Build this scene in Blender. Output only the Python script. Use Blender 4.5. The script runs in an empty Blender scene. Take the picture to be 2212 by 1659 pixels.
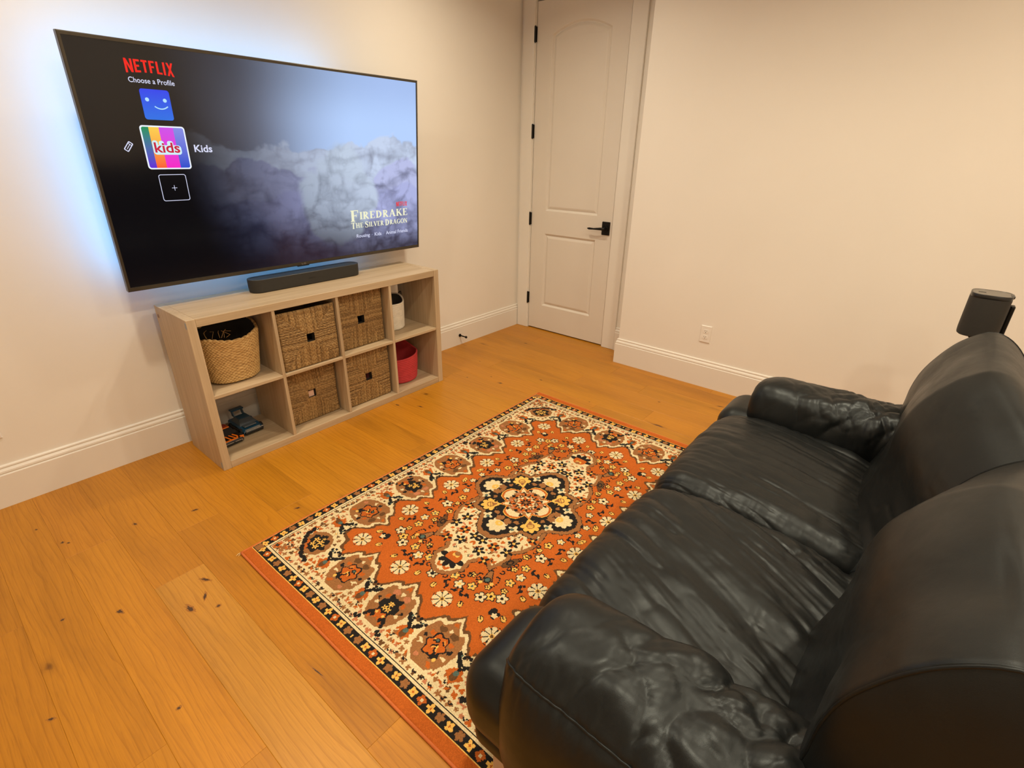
import bpy, bmesh, math, random
import numpy as np
from mathutils import Vector, Matrix

random.seed(7)
scn = bpy.context.scene
COL = scn.collection

# ------------------------------------------------------------------ camera, world, exposure, lamps
cam_d = bpy.data.cameras.new('camera')
cam_d.sensor_fit = 'HORIZONTAL'
cam_d.sensor_width = 36.0
cam_d.lens = 1097.8158 / 2212.0 * 36.0
cam_d.clip_start = 0.02
cam = bpy.data.objects.new('camera', cam_d)
COL.objects.link(cam)
cam.location = (-0.7268, -2.8289, 1.4566)
cam.rotation_euler = [math.radians(a) for a in (65.45276969, -0.92171893, -50.3054021)]
scn.camera = cam

world = bpy.data.worlds.new('world')
scn.world = world
world.use_nodes = True
world.node_tree.nodes['Background'].inputs[0].default_value = (0.9, 0.8, 0.65, 1)
world.node_tree.nodes['Background'].inputs[1].default_value = 0.02

scn.view_settings.view_transform = 'Standard'
scn.view_settings.look = 'None'
scn.view_settings.gamma = 1.0
scn.view_settings.use_curve_mapping = False
scn.view_settings.exposure = 0.0

CEIL = 2.72
LAMP_COLOR = (1.0, 0.855, 0.63)
LAMP_POWER = 15.5
LAMPS = [(-0.22, -0.84), (1.55, -0.82),
         (-0.08, -2.35), (1.28, -2.35),
         (-1.42, -3.80), (-0.08, -3.80), (1.55, -3.55)]


# ------------------------------------------------------------------ helpers: colour, noise
def lin(c):
    out = []
    for v in c:
        v = v / 255.0
        out.append(v / 12.92 if v <= 0.04045 else ((v + 0.055) / 1.055) ** 2.4)
    return tuple(out)


def _h(ix, iy, iz, seed):
    n = (ix * 374761393 + iy * 668265263 + iz * 2147483647 + seed * 1274126177) & 0xFFFFFFFF
    n = ((n ^ (n >> 13)) * 1274126177) & 0xFFFFFFFF
    n = (n ^ (n >> 16)) & 0xFFFFFFFF
    return n.astype(np.float64) / 4294967295.0


def vnoise(x, y, z=None, seed=0):
    x = np.asarray(x, float); y = np.asarray(y, float)
    z = np.zeros_like(x) if z is None else np.asarray(z, float)
    ix = np.floor(x).astype(np.int64); iy = np.floor(y).astype(np.int64); iz = np.floor(z).astype(np.int64)
    fx, fy, fz = x - ix, y - iy, z - iz
    s = lambda t: t * t * t * (t * (t * 6 - 15) + 10)
    fx, fy, fz = s(fx), s(fy), s(fz)
    r = 0
    for a in (0, 1):
        for b in (0, 1):
            for c in (0, 1):
                w = (fx if a else 1 - fx) * (fy if b else 1 - fy) * (fz if c else 1 - fz)
                r = r + w * _h(ix + a, iy + b, iz + c, seed)
    return r * 2 - 1


def fbm(x, y, z=None, oct=4, seed=0, gain=0.5):
    r = 0; a = 1.0; t = 0
    for i in range(oct):
        f = 2.0 ** i
        r = r + a * vnoise(np.asarray(x) * f, np.asarray(y) * f, None if z is None else np.asarray(z) * f, seed + i * 17)
        t += a; a *= gain
    return r / t


# ------------------------------------------------------------------ helpers: materials
MATS = {}


class NT:
    def __init__(self, name):
        m = bpy.data.materials.new(name)
        m.use_nodes = True
        self.m = m
        self.t = m.node_tree
        self.bsdf = self.t.nodes['Principled BSDF']
        MATS[name] = m

    def n(self, typ, **kw):
        nd = self.t.nodes.new(typ)
        for k, v in kw.items():
            if k.startswith('i_'):
                key = k[2:]
                key = int(key) if key.isdigit() else key.replace('_', ' ')
                nd.inputs[key].default_value = v
            else:
                setattr(nd, k, v)
        return nd

    def l(self, a, b):
        self.t.links.new(a, b)

    def vec(self, src='Object', scale=(1, 1, 1), loc=(0, 0, 0), rnd=None):
        tc = self.n('ShaderNodeTexCoord')
        mp = self.n('ShaderNodeMapping')
        mp.inputs['Scale'].default_value = scale
        mp.inputs['Location'].default_value = loc
        o = tc.outputs[src]
        if rnd:
            oi = self.n('ShaderNodeObjectInfo')
            ml = self.n('ShaderNodeMath', operation='MULTIPLY')
            ml.inputs[1].default_value = rnd
            self.l(oi.outputs['Random'], ml.inputs[0])
            ad = self.n('ShaderNodeVectorMath', operation='ADD')
            self.l(o, ad.inputs[0]); self.l(ml.outputs[0], ad.inputs[1])
            o = ad.outputs[0]
        self.l(o, mp.inputs['Vector'])
        return mp.outputs[0]

    def noise(self, vec, scale=5, detail=4, rough=0.5, dist=0):
        nd = self.n('ShaderNodeTexNoise')
        nd.inputs['Scale'].default_value = scale
        nd.inputs['Detail'].default_value = detail
        nd.inputs['Roughness'].default_value = rough
        nd.inputs['Distortion'].default_value = dist
        self.l(vec, nd.inputs['Vector'])
        return nd.outputs['Fac']

    def ramp(self, fac, stops):
        nd = self.n('ShaderNodeValToRGB')
        el = nd.color_ramp.elements
        while len(el) < len(stops):
            el.new(0.5)
        for e, (p, c) in zip(el, stops):
            e.position = p
            e.color = (c[0], c[1], c[2], 1) if not isinstance(c, (int, float)) else (c, c, c, 1)
        self.l(fac, nd.inputs[0])
        return nd.outputs[0]

    def mix(self, a, b, fac, mode='MIX'):
        nd = self.n('ShaderNodeMix', data_type='RGBA', blend_type=mode)
        for s, v in ((nd.inputs['A'], a), (nd.inputs['B'], b)):
            if isinstance(v, bpy.types.NodeSocket):
                self.l(v, s)
            else:
                s.default_value = (v[0], v[1], v[2], 1)
        f = nd.inputs['Factor']
        if isinstance(fac, bpy.types.NodeSocket):
            self.l(fac, f)
        else:
            f.default_value = fac
        return nd.outputs['Result']

    def base(self, c):
        s = self.bsdf.inputs['Base Color']
        if isinstance(c, bpy.types.NodeSocket):
            self.l(c, s)
        else:
            s.default_value = (c[0], c[1], c[2], 1)

    def set(self, **kw):
        for k, v in kw.items():
            s = self.bsdf.inputs[k.replace('_', ' ')]
            if isinstance(v, bpy.types.NodeSocket):
                self.l(v, s)
            else:
                s.default_value = v

    def bump(self, h, strength=0.3, dist=0.001):
        b = self.n('ShaderNodeBump')
        b.inputs['Strength'].default_value = strength
        b.inputs['Distance'].default_value = dist
        self.l(h, b.inputs['Height'])
        self.l(b.outputs[0], self.bsdf.inputs['Normal'])


def simple(name, c, rough=0.5, metal=0.0, var=0.06, scale=30, bump=0.0, bdist=0.0005, spec=0.5):
    t = NT(name)
    v = t.vec('Object')
    nz = t.noise(v, scale, 3)
    c = tuple(c)
    lo = tuple(x * (1 - var) for x in c); hi = tuple(min(1, x * (1 + var)) for x in c)
    t.base(t.ramp(nz, [(0.3, lo), (0.7, hi)]))
    t.set(Roughness=rough, Metallic=metal)
    t.bsdf.inputs['Specular IOR Level'].default_value = spec
    if bump:
        t.bump(t.noise(v, scale * 12, 3), bump, bdist)
    return t.m


def emis(name, c, strength=1.0):
    t = NT(name)
    t.base((0.0, 0.0, 0.0))
    t.set(Roughness=0.3)
    t.bsdf.inputs['Emission Color'].default_value = (c[0], c[1], c[2], 1)
    t.bsdf.inputs['Emission Strength'].default_value = strength
    t.m.cycles.emission_sampling = 'NONE'
    return t.m


# ------------------------------------------------------------------ helpers: objects
def tag(o, label=None, cat=None, group=None, kind=None):
    if label: o['label'] = label
    if cat: o['category'] = cat
    if group: o['group'] = group
    if kind: o['kind'] = kind
    return o


def empty(name, loc=(0, 0, 0), rot=(0, 0, 0)):
    o = bpy.data.objects.new(name, None)
    o.empty_display_size = 0.05
    COL.objects.link(o)
    o.location = loc
    o.rotation_euler = rot
    return o


def wloc(o):
    v = Vector((0, 0, 0))
    while o is not None:
        v += o.location
        o = o.parent
    return v


def mesh_obj(name, V, F, mat, parent=None, smooth=False, local=False, origin=None):
    """vertices in world space unless local; parent roots with rotation must use local=True"""
    V = np.asarray(V, float)
    off = Vector((0, 0, 0))
    if not local and parent is not None:
        off = wloc(parent)
    o_loc = Vector((0, 0, 0))
    if origin is not None:
        o_loc = Vector(origin) - off
    me = bpy.data.meshes.new(name)
    VV = V - np.array(off) - np.array(o_loc)
    me.from_pydata(VV.tolist(), [], [list(map(int, f)) for f in F])
    me.update()
    if smooth:
        me.polygons.foreach_set('use_smooth', [True] * len(me.polygons))
    if mat is not None:
        for mm in (mat if isinstance(mat, (list, tuple)) else [mat]):
            me.materials.append(MATS[mm] if isinstance(mm, str) else mm)
    o = bpy.data.objects.new(name, me)
    COL.objects.link(o)
    o.location = o_loc
    if parent is not None:
        o.parent = parent
    return o


class MB:
    def __init__(self):
        self.v = []; self.f = []

    def add(self, V, F):
        n = len(self.v)
        self.v.extend([tuple(map(float, p)) for p in V])
        self.f.extend([tuple(i + n for i in f) for f in F])
        return self

    def box(self, x0, x1, y0, y1, z0, z1, bev=0.0, seg=1):
        bm = bmesh.new()
        bmesh.ops.create_cube(bm, size=1)
        for v in bm.verts:
            v.co = Vector(((x0 + x1) / 2 + v.co.x * (x1 - x0), (y0 + y1) / 2 + v.co.y * (y1 - y0), (z0 + z1) / 2 + v.co.z * (z1 - z0)))
        if bev > 0:
            bmesh.ops.bevel(bm, geom=list(bm.edges), offset=bev, segments=seg, affect='EDGES', profile=0.5)
        bm.verts.index_update()
        self.add([v.co[:] for v in bm.verts], [[v.index for v in f.verts] for f in bm.faces])
        bm.free()
        return self

    def tube(self, pts, r, n=8, closed=False, caps=True):
        pts = [Vector(p) for p in pts]
        m = len(pts)
        rs = r if isinstance(r, (list, tuple)) else [r] * m
        V = []; F = []
        prev = None
        for i, p in enumerate(pts):
            if closed:
                d = pts[(i + 1) % m] - pts[i - 1]
            else:
                d = pts[min(i + 1, m - 1)] - pts[max(i - 1, 0)]
            d.normalize()
            if prev is None:
                up = Vector((0, 0, 1)) if abs(d.z) < 0.9 else Vector((1, 0, 0))
                a = d.cross(up).normalized()
            else:
                a = (prev - d * prev.dot(d)).normalized()
            prev = a
            b = d.cross(a)
            for k in range(n):
                t = 2 * math.pi * k / n
                V.append(p + a * math.cos(t) * rs[i] + b * math.sin(t) * rs[i])
        for i in range(m if closed else m - 1):
            j = (i + 1) % m
            for k in range(n):
                F.append((i * n + k, i * n + (k + 1) % n, j * n + (k + 1) % n, j * n + k))
        if caps and not closed:
            F.append(tuple(range(n - 1, -1, -1)))
            F.append(tuple((m - 1) * n + k for k in range(n)))
        return self.add(V, F)

    def prism(self, poly, axis, a, b):
        """poly of 2-D points extruded along axis (0,1,2) from a to b"""
        def P(p, h):
            q = [0, 0, 0]
            o = [i for i in range(3) if i != axis]
            q[o[0]], q[o[1]], q[axis] = p[0], p[1], h
            return q
        n = len(poly)
        V = [P(p, a) for p in poly] + [P(p, b) for p in poly]
        F = [tuple(range(n)), tuple(range(2 * n - 1, n - 1, -1))]
        F += [(i, i + n, (i + 1) % n + n, (i + 1) % n) for i in range(n)]
        return self.add(V, F)

    def rings(self, R, cap0=True, cap1=True, closed=True):
        n = len(R[0])
        V = [p for r in R for p in r]
        F = []
        for i in range(len(R) - 1):
            for k in range(n if closed else n - 1):
                k2 = (k + 1) % n
                F.append((i * n + k, i * n + k2, (i + 1) * n + k2, (i + 1) * n + k))
        if cap0: F.append(tuple(range(n - 1, -1, -1)))
        if cap1: F.append(tuple((len(R) - 1) * n + k for k in range(n)))
        return self.add(V, F)

    def build(self, name, mat, parent=None, smooth=False, local=False, origin=None, fix=True):
        o = mesh_obj(name, self.v, self.f, mat, parent, smooth, local, origin)
        if fix:
            bm = bmesh.new(); bm.from_mesh(o.data)
            bmesh.ops.recalc_face_normals(bm, faces=list(bm.faces))
            bm.to_mesh(o.data); bm.free()
        return o


def shade_auto(o, ang=40):
    """smooth with sharp edges above an angle"""
    me = o.data
    bm = bmesh.new(); bm.from_mesh(me)
    for e in bm.edges:
        if len(e.link_faces) == 2:
            e.smooth = e.calc_face_angle(0) < math.radians(ang)
        else:
            e.smooth = False
    for f in bm.faces:
        f.smooth = True
    bm.to_mesh(me); bm.free()
    return o


# ------------------------------------------------------------------ materials
def m_wall():
    t = NT('wall_paint')
    v = t.vec('Object')
    t.base(t.ramp(t.noise(v, 1.5, 3), [(0.3, (0.80, 0.765, 0.705)), (0.7, (0.83, 0.795, 0.735))]))
    t.set(Roughness=0.75)
    t.bump(t.noise(v, 220, 2), 0.12, 0.0006)


def m_trim(name, c):
    t = NT(name)
    v = t.vec('Object')
    t.base(t.ramp(t.noise(v, 3, 2), [(0.3, tuple(x * .97 for x in c)), (0.7, c)]))
    t.set(Roughness=0.45)
    t.bump(t.noise(v, 150, 2), 0.05, 0.0004)


def m_plank():
    t = NT('oak_floor')
    v = t.vec('Object', rnd=37.0)
    oi = t.n('ShaderNodeObjectInfo')

    def mp(s):
        m = t.n('ShaderNodeMapping'); m.inputs['Scale'].default_value = s
        t.l(v, m.inputs['Vector']); return m.outputs[0]
    big = t.noise(mp((7, 0.9, 1)), 1.0, 4, 0.6, 0.6)
    wv = t.n('ShaderNodeTexWave', wave_type='BANDS', bands_direction='X', wave_profile='SAW')
    wv.inputs['Scale'].default_value = 16.0
    wv.inputs['Distortion'].default_value = 12.0
    wv.inputs['Detail'].default_value = 2.0
    wv.inputs['Detail Scale'].default_value = 0.7
    t.l(mp((1.0, 0.16, 1)), wv.inputs['Vector'])
    fib = t.noise(mp((260, 7, 1)), 1.0, 4, 0.7)
    pore = t.noise(mp((420, 14, 1)), 1.0, 2, 0.5)
    c1 = t.ramp(big, [(0.25, (0.72, 0.70, 0.66)), (0.5, (1.0, 1.0, 1.0)), (0.78, (1.14, 1.16, 1.2))])
    c2 = t.ramp(wv.outputs['Fac'], [(0.0, (0.78, 0.72, 0.60)), (0.25, (0.98, 0.98, 0.96)), (1.0, (1.03, 1.03, 1.04))])
    c3 = t.ramp(fib, [(0.3, (0.86, 0.84, 0.80)), (0.6, (1.04, 1.04, 1.05))])
    c4 = t.ramp(pore, [(0.28, (0.72, 0.66, 0.58)), (0.42, (1, 1, 1))])
    col = t.mix(oi.outputs['Color'], c1, 0.8, 'MULTIPLY')
    col = t.mix(col, c2, 0.75, 'MULTIPLY')
    col = t.mix(col, c3, 0.8, 'MULTIPLY')
    col = t.mix(col, c4, 0.45, 'MULTIPLY')
    # knots
    vo = t.n('ShaderNodeTexVoronoi', feature='F1')
    vo.inputs['Scale'].default_value = 1.0
    vo.inputs['Randomness'].default_value = 1.0
    dn = t.noise(mp((14, 9, 1)), 1.0, 3)
    wob = t.n('ShaderNodeVectorMath', operation='MULTIPLY_ADD')
    cb = t.n('ShaderNodeCombineXYZ'); t.l(dn, cb.inputs[0]); t.l(dn, cb.inputs[1])
    t.l(cb.outputs[0], wob.inputs[0]); wob.inputs[1].default_value = (0.35, 0.35, 0.0)
    t.l(mp((5.2, 2.1, 1)), wob.inputs[2])
    t.l(wob.outputs[0], vo.inputs['Vector'])
    kn = t.ramp(vo.outputs['Distance'], [(0.0, 0.0), (0.045, 0.15), (0.075, 0.8), (0.14, 1.0)])
    sel = t.ramp(t.noise(mp((1.3, 0.55, 1)), 1.0, 1), [(0.52, 1.0), (0.56, 0.0)])
    kf = t.n('ShaderNodeMix', data_type='FLOAT')
    t.l(sel, kf.inputs['Factor']); t.l(kn, kf.inputs['A']); kf.inputs['B'].default_value = 1.0
    col = t.mix(t.mix(col, (0.16, 0.10, 0.06), 1.0, 'MULTIPLY'), col, kf.outputs['Result'])
    t.base(col)
    t.set(Roughness=t.ramp(fib, [(0.3, 0.42), (0.7, 0.34)]))
    t.bsdf.inputs['Specular IOR Level'].default_value = 0.4
    t.bump(fib, 0.12, 0.0004)


def m_veneer(name, axis):
    t = NT(name)
    v = t.vec('Object', rnd=11.0)

    def mp(s):
        m = t.n('ShaderNodeMapping'); m.inputs['Scale'].default_value = s
        t.l(v, m.inputs['Vector']); return m.outputs[0]
    hi, lo = 60, 1.6
    s1 = [hi] * 3; s1[axis] = lo
    s2 = [9] * 3; s2[axis] = 0.5
    s3 = [300] * 3; s3[axis] = 9
    a = t.noise(mp(s1), 1, 4, 0.6); b = t.noise(mp(s2), 1, 3, 0.5, 0.5); c = t.noise(mp(s3), 1, 2)
    col = t.ramp(b, [(0.3, (0.43, 0.32, 0.20)), (0.5, (0.52, 0.40, 0.26)), (0.72, (0.58, 0.46, 0.315))])
    col = t.mix(col, t.ramp(a, [(0.3, (0.80, 0.77, 0.73)), (0.65, (1.06, 1.06, 1.06))]), 0.7, 'MULTIPLY')
    col = t.mix(col, t.ramp(c, [(0.3, (0.82, 0.80, 0.77)), (0.5, (1, 1, 1))]), 0.5, 'MULTIPLY')
    t.base(col)
    t.set(Roughness=0.5)
    t.bump(a, 0.08, 0.0004)


def m_leather():
    t = NT('black_leather')
    v = t.vec('Object')
    n1 = t.noise(v, 6, 4, 0.6)
    t.base(t.ramp(n1, [(0.3, (0.0055, 0.0062, 0.0066)), (0.7, (0.0085, 0.0094, 0.0096))]))
    t.set(Roughness=t.ramp(t.noise(v, 9, 4, 0.65), [(0.3, 0.33), (0.7, 0.46)]))
    t.bsdf.inputs['Specular IOR Level'].default_value = 0.32
    t.bsdf.inputs['Specular Tint'].default_value = (0.86, 0.96, 1.0, 1)
    vo = t.n('ShaderNodeTexVoronoi', feature='DISTANCE_TO_EDGE')
    vo.inputs['Scale'].default_value = 420
    t.l(v, vo.inputs['Vector'])
    f = t.noise(v, 60, 5, 0.6)
    ad = t.n('ShaderNodeMath', operation='MULTIPLY_ADD')
    t.l(vo.outputs['Distance'], ad.inputs[0]); ad.inputs[1].default_value = 0.35
    t.l(f, ad.inputs[2])
    t.bump(ad.outputs[0], 0.22, 0.0012)


def m_attr(name, attr, rough=0.9, em=None, bumpn=None, sheen=0.0):
    t = NT(name)
    at = t.n('ShaderNodeAttribute', attribute_name=attr)
    if em is None:
        v = t.vec('Object')
        vr = t.ramp(t.noise(v, 500, 2), [(0.3, (0.78, 0.78, 0.78)), (0.7, (1.1, 1.1, 1.1))])
        t.base(t.mix(at.outputs['Color'], vr, 0.8, 'MULTIPLY'))
        t.set(Roughness=rough)
        t.bsdf.inputs['Specular IOR Level'].default_value = 0.15
        if bumpn:
            t.bump(t.noise(v, 700, 2), bumpn, 0.0015)
    else:
        t.base((0.003, 0.003, 0.004))
        t.set(Roughness=rough)
        t.l(at.outputs['Color'], t.bsdf.inputs['Emission Color'])
        t.bsdf.inputs['Emission Strength'].default_value = em
    return t.m


def m_seagrass(name, lo, mid, hi):
    t = NT(name)
    at = t.n('ShaderNodeAttribute', attribute_name='strand')
    v = t.vec('Object', rnd=5.0)
    n = t.noise(v, 70, 4, 0.7)
    ad = t.n('ShaderNodeMath', operation='MULTIPLY_ADD')
    t.l(n, ad.inputs[0]); ad.inputs[1].default_value = 0.34
    t.l(at.outputs['Fac'], ad.inputs[2])
    t.base(t.ramp(ad.outputs[0], [(0.26, lo), (0.60, mid), (0.92, hi)]))
    t.set(Roughness=0.7)
    t.bump(t.noise(v, 400, 3), 0.3, 0.0008)


m_wall()
m_trim('trim_paint', (0.80, 0.765, 0.705))
m_trim('door_paint', (0.735, 0.69, 0.625))
m_trim('ceiling_paint', (0.84, 0.82, 0.78))
m_plank()
m_veneer('oak_veneer_x', 0)
m_veneer('oak_veneer_y', 1)
m_veneer('oak_veneer_z', 2)
m_leather()
m_attr('rug_wool', 'Col', 0.95, bumpn=0.6)
m_attr('screen_picture', 'Col', 0.13, em=1.0)
m_seagrass('seagrass_dark', (0.06, 0.030, 0.010), (0.25, 0.145, 0.050), (0.47, 0.30, 0.12))
m_seagrass('seagrass_light', (0.20, 0.105, 0.03), (0.58, 0.37, 0.14), (0.80, 0.58, 0.27))
simple('subfloor', (0.10, 0.05, 0.02), 0.8)
simple('black_metal', (0.012, 0.011, 0.010), 0.4, 0.6)
simple('tv_frame', (0.085, 0.075, 0.06), 0.38, 0.7)
simple('tv_shell', (0.02, 0.02, 0.02), 0.5)
simple('speaker_fabric', (0.024, 0.022, 0.019), 0.75, bump=0.4, scale=60)
simple('speaker_top', (0.03, 0.03, 0.029), 0.42)
simple('speaker_plate', (0.10, 0.09, 0.075), 0.3)
simple('logo_grey', (0.10, 0.10, 0.10), 0.4)
simple('logo_pale', (0.35, 0.33, 0.30), 0.3, 0.5)
simple('white_plastic', (0.82, 0.79, 0.74), 0.3, var=0.02)
simple('slot_dark', (0.03, 0.025, 0.02), 0.6)
simple('white_rope', (0.80, 0.745, 0.64), 0.85, bump=0.4, scale=40)
simple('grey_cloth', (0.055, 0.05, 0.045), 0.85, bump=0.4)
simple('red_rope', (0.56, 0.045, 0.055), 0.8, bump=0.4, scale=40)
simple('dark_cloth', (0.03, 0.025, 0.022), 0.9, bump=0.5)
simple('toy_black', (0.008, 0.008, 0.008), 0.3)
simple('toy_orange', (0.85, 0.20, 0.015), 0.35)
simple('toy_blue', (0.012, 0.06, 0.12), 0.3)
simple('toy_grey', (0.07, 0.09, 0.11), 0.35)
simple('toy_silver', (0.55, 0.52, 0.48), 0.3, 0.6)
simple('toy_red', (0.30, 0.03, 0.02), 0.4)
simple('tyre', (0.006, 0.006, 0.006), 0.8)
simple('leg_metal', (0.50, 0.47, 0.50), 0.35, 0.5)
simple('pink_paper', (0.72, 0.47, 0.36), 0.7)
simple('maroon_cloth', (0.08, 0.01, 0.012), 0.8)
simple('grey_plastic', (0.30, 0.33, 0.36), 0.5)
simple('brown_plastic', (0.24, 0.15, 0.10), 0.5)
emis('lens_glow', LAMP_COLOR, 3.0)
emis('led_blue', (0.20, 0.52, 1.0), 1.0)

# ------------------------------------------------------------------ room shell
X0, X1, Y0, YW = -2.25, 2.824, -4.45, 0.034      # left, door wall, back, TV wall
XR, YJ = 2.599, -1.143                            # right wall plane, its outer corner


def plane_wall(name, pts, thick, mat='wall_paint'):
    """vertical slab: pts = (ax,ay),(bx,by) inner face; thick along the outward normal"""
    (ax, ay), (bx, by) = pts
    dx, dy = bx - ax, by - ay
    L = math.hypot(dx, dy)
    nx, ny = dy / L * thick, -dx / L * thick
    poly = [(ax, ay), (bx, by), (bx + nx, by + ny), (ax + nx, ay + ny)]
    m = MB().prism(poly, 2, -0.05, CEIL + 0.05)
    o = m.build(name, mat)
    tag(o, kind='structure')
    return o


plane_wall('wall_left', ((X1 + 0.1, YW), (X0 - 0.1, YW)), 0.1)
# door wall with its opening (casing covers the edges)
m = MB()
m.box(X1, X1 + 0.12, -0.10, YW + 0.05, -0.05, CEIL + 0.05)
m.box(X1, X1 + 0.12, YJ - 0.02, -0.885, -0.05, CEIL + 0.05)
m.box(X1, X1 + 0.12, -0.885, -0.10, 2.455, CEIL + 0.05)
tag(m.build('wall_far', 'wall_paint'), kind='structure')
m = MB().box(XR, X1 + 0.12, Y0 - 0.1, YJ, -0.05, CEIL + 0.05)
tag(m.build('wall_right', 'wall_paint'), kind='structure')
m = MB().box(X0 - 0.1, XR, Y0 - 0.1, Y0, -0.05, CEIL + 0.05)
tag(m.build('wall_back', 'wall_paint'), kind='structure')
m = MB().box(X0 - 0.1, X0, Y0, YW, -0.05, CEIL + 0.05)
tag(m.build('wall_near', 'wall_paint'), kind='structure')
m = MB().box(X0 - 0.1, X1 + 0.12, Y0 - 0.1, YW + 0.1, CEIL, CEIL + 0.1)
tag(m.build('ceiling', 'ceiling_paint'), kind='structure')

# floor: slab + one object per plank
m = MB().box(X0 - 0.05, X1 + 0.1, Y0 - 0.05, YW + 0.05, -0.06, -0.014)
floor = tag(m.build('floor', 'subfloor'), 'warm oak floor of wide planks', kind='structure')
PW = 0.1675
PX0 = -0.322
JOINT = {-5: [-0.36, -2.2], -4: [-0.83, -2.6], -3: [-1.60, -3.2], -2: [-0.56, -1.81, -3.4], -1: [-0.985, -2.9],
         0: [-0.72, -2.02, -3.5], 1: [-1.5, -3.0], 2: [-0.9, -2.5], 3: [-1.9, -3.4], 4: [-1.2, -2.9], 5: [-1.7, -3.3],
         6: [-0.95, -2.4], 7: [-1.45, -3.1], 8: [-2.0, -3.5], 9: [-1.1, -2.7], 10: [-1.9, -3.4], 11: [-0.385, -1.85, -3.2],
         12: [-1.417, -3.0], 13: [-0.487, -1.73, -3.3], 14: [-1.105, -2.6], 15: [-1.53, -3.2], 16: [-1.225, -2.8], 17: [-0.38, -1.9]}
rng = random.Random(5)
k = int(math.floor((X0 - PX0) / PW))
while PX0 + k * PW < X1:
    a, b = PX0 + k * PW, PX0 + (k + 1) * PW
    a2, b2 = max(a, X0), min(b, X1 + 0.05)
    js = sorted(JOINT.get(k, [rng.uniform(-1.4, -0.4), rng.uniform(-3.4, -2.2)]), reverse=True)
    ys = [YW] + js + [Y0]
    for i in range(len(ys) - 1):
        y1, y0 = ys[i], ys[i + 1]
        if b2 - a2 < 0.02:
            continue
        g = 0.00012
        mb = MB()
        x0, x1, yy0, yy1 = a2 + g, b2 - g, y0 + g, y1 - g
        c = 0.0010
        V = [(x0, yy0, -0.014), (x1, yy0, -0.014), (x1, yy1, -0.014), (x0, yy1, -0.014),
             (x0, yy0, -0.0007), (x1, yy0, -0.0007), (x1, yy1, -0.0007), (x0, yy1, -0.0007),
             (x0 + c, yy0 + c * .6, 0), (x1 - c, yy0 + c * .6, 0), (x1 - c, yy1 - c * .6, 0), (x0 + c, yy1 - c * .6, 0)]
        F = [(3, 2, 1, 0), (0, 1, 5, 4), (1, 2, 6, 5), (2, 3, 7, 6), (3, 0, 4, 7), (4, 5, 9, 8), (5, 6, 10, 9), (6, 7, 11, 10), (7, 4, 8, 11), (8, 9, 10, 11)]
        mb.add(V, F)
        p = mb.build('plank', 'oak_floor', floor, origin=((a2 + b2) / 2, (y0 + y1) / 2, 0), fix=False)
        t = rng.uniform(-1, 1)
        s = 1 + 0.055 * t
        colr = [0.47 * s, 0.193 * s * (1 + rng.uniform(-0.02, 0.03)), 0.011 * s * (1 + rng.uniform(-0.1, 0.15))]
        if k == -1 and i == 1:
            colr = [0.50, 0.232, 0.028]
        p.color = (*colr, 1)
    k += 1


# knots and small splits in the planks
simple('knot_dark', (0.065, 0.026, 0.006), 0.5)
simple('knot_halo', (0.33, 0.125, 0.012), 0.45)
KNOTS = [(-0.352, -1.075, 0.020, 0.006, 0.5), (-0.385, -1.155, 0.020, 0.005, -0.5), (-0.440, -1.175, 0.024, 0.008, 0.2), (-0.372, -1.235, 0.007, 0.007, 0), (-0.285, -1.72, 0.035, 0.0022, 0.12),
         (-0.640, -0.44, 0.008, 0.006, 0), (-0.625, -0.46, 0.006, 0.005, 0), (-0.600, -1.005, 0.014, 0.007, 0.4), (-0.735, -0.90, 0.006, 0.006, 0), (-0.60, -1.52, 0.006, 0.006, 0),
         (-0.84, -1.285, 0.010, 0.005, 0.8), (-0.690, -0.265, 0.006, 0.005, 0), (0.085, -0.945, 0.012, 0.007, 1.0), (1.02, -0.475, 0.018, 0.006, 0.1), (1.10, -0.60, 0.018, 0.006, 0.2),
         (1.62, -0.50, 0.006, 0.005, 0), (1.74, -0.62, 0.006, 0.005, 0), (1.90, -0.36, 0.006, 0.004, 0), (1.70, -0.74, 0.018, 0.008, 0.4), (1.93, -0.92, 0.012, 0.006, 0), (1.86, -1.36, 0.005, 0.004, 0),
         (2.45, -0.37, 0.020, 0.006, 0.2), (2.16, -1.70, 0.010, 0.005, 0), (2.36, -2.02, 0.018, 0.006, 0.3), (-0.415, -0.53, 0.012, 0.006, .3), (-0.215, -0.62, 0.014, 0.006, 1.2)]
krng = random.Random(17)
for kx, ky, ra, rb, an in KNOTS:
    def blob(sc, z):
        P = []
        for i in range(18):
            t_ = 2 * math.pi * i / 18
            w_ = 0.78 * sc * krng.uniform(0.6, 1.25)
            u_, v_ = rb * w_ * math.cos(t_), ra * w_ * math.sin(t_)
            P.append((kx + u_ * math.cos(an) - v_ * math.sin(an), ky + u_ * math.sin(an) + v_ * math.cos(an), z))
        return P
    MB().add(blob(1.0, 0.00025), [tuple(range(18))]).build('knot', 'knot_dark', floor, fix=False)
    MB().add(blob(1.7, 0.00012), [tuple(range(18))]).build('knot_halo', 'knot_halo', floor, fix=False)


# baseboards: profile swept along the wall foot
BB = [(0, 0), (0.018, 0), (0.018, 0.148), (0.0165, 0.1505), (0.0125, 0.153), (0.0125, 0.1555), (0.0155, 0.158), (0.0145, 0.166),
      (0.0085, 0.1745), (0.0065, 0.1765), (0.0065, 0.1785), (0.0095, 0.1805), (0.0085, 0.186), (0.004, 0.190), (0, 0.190)]


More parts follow.
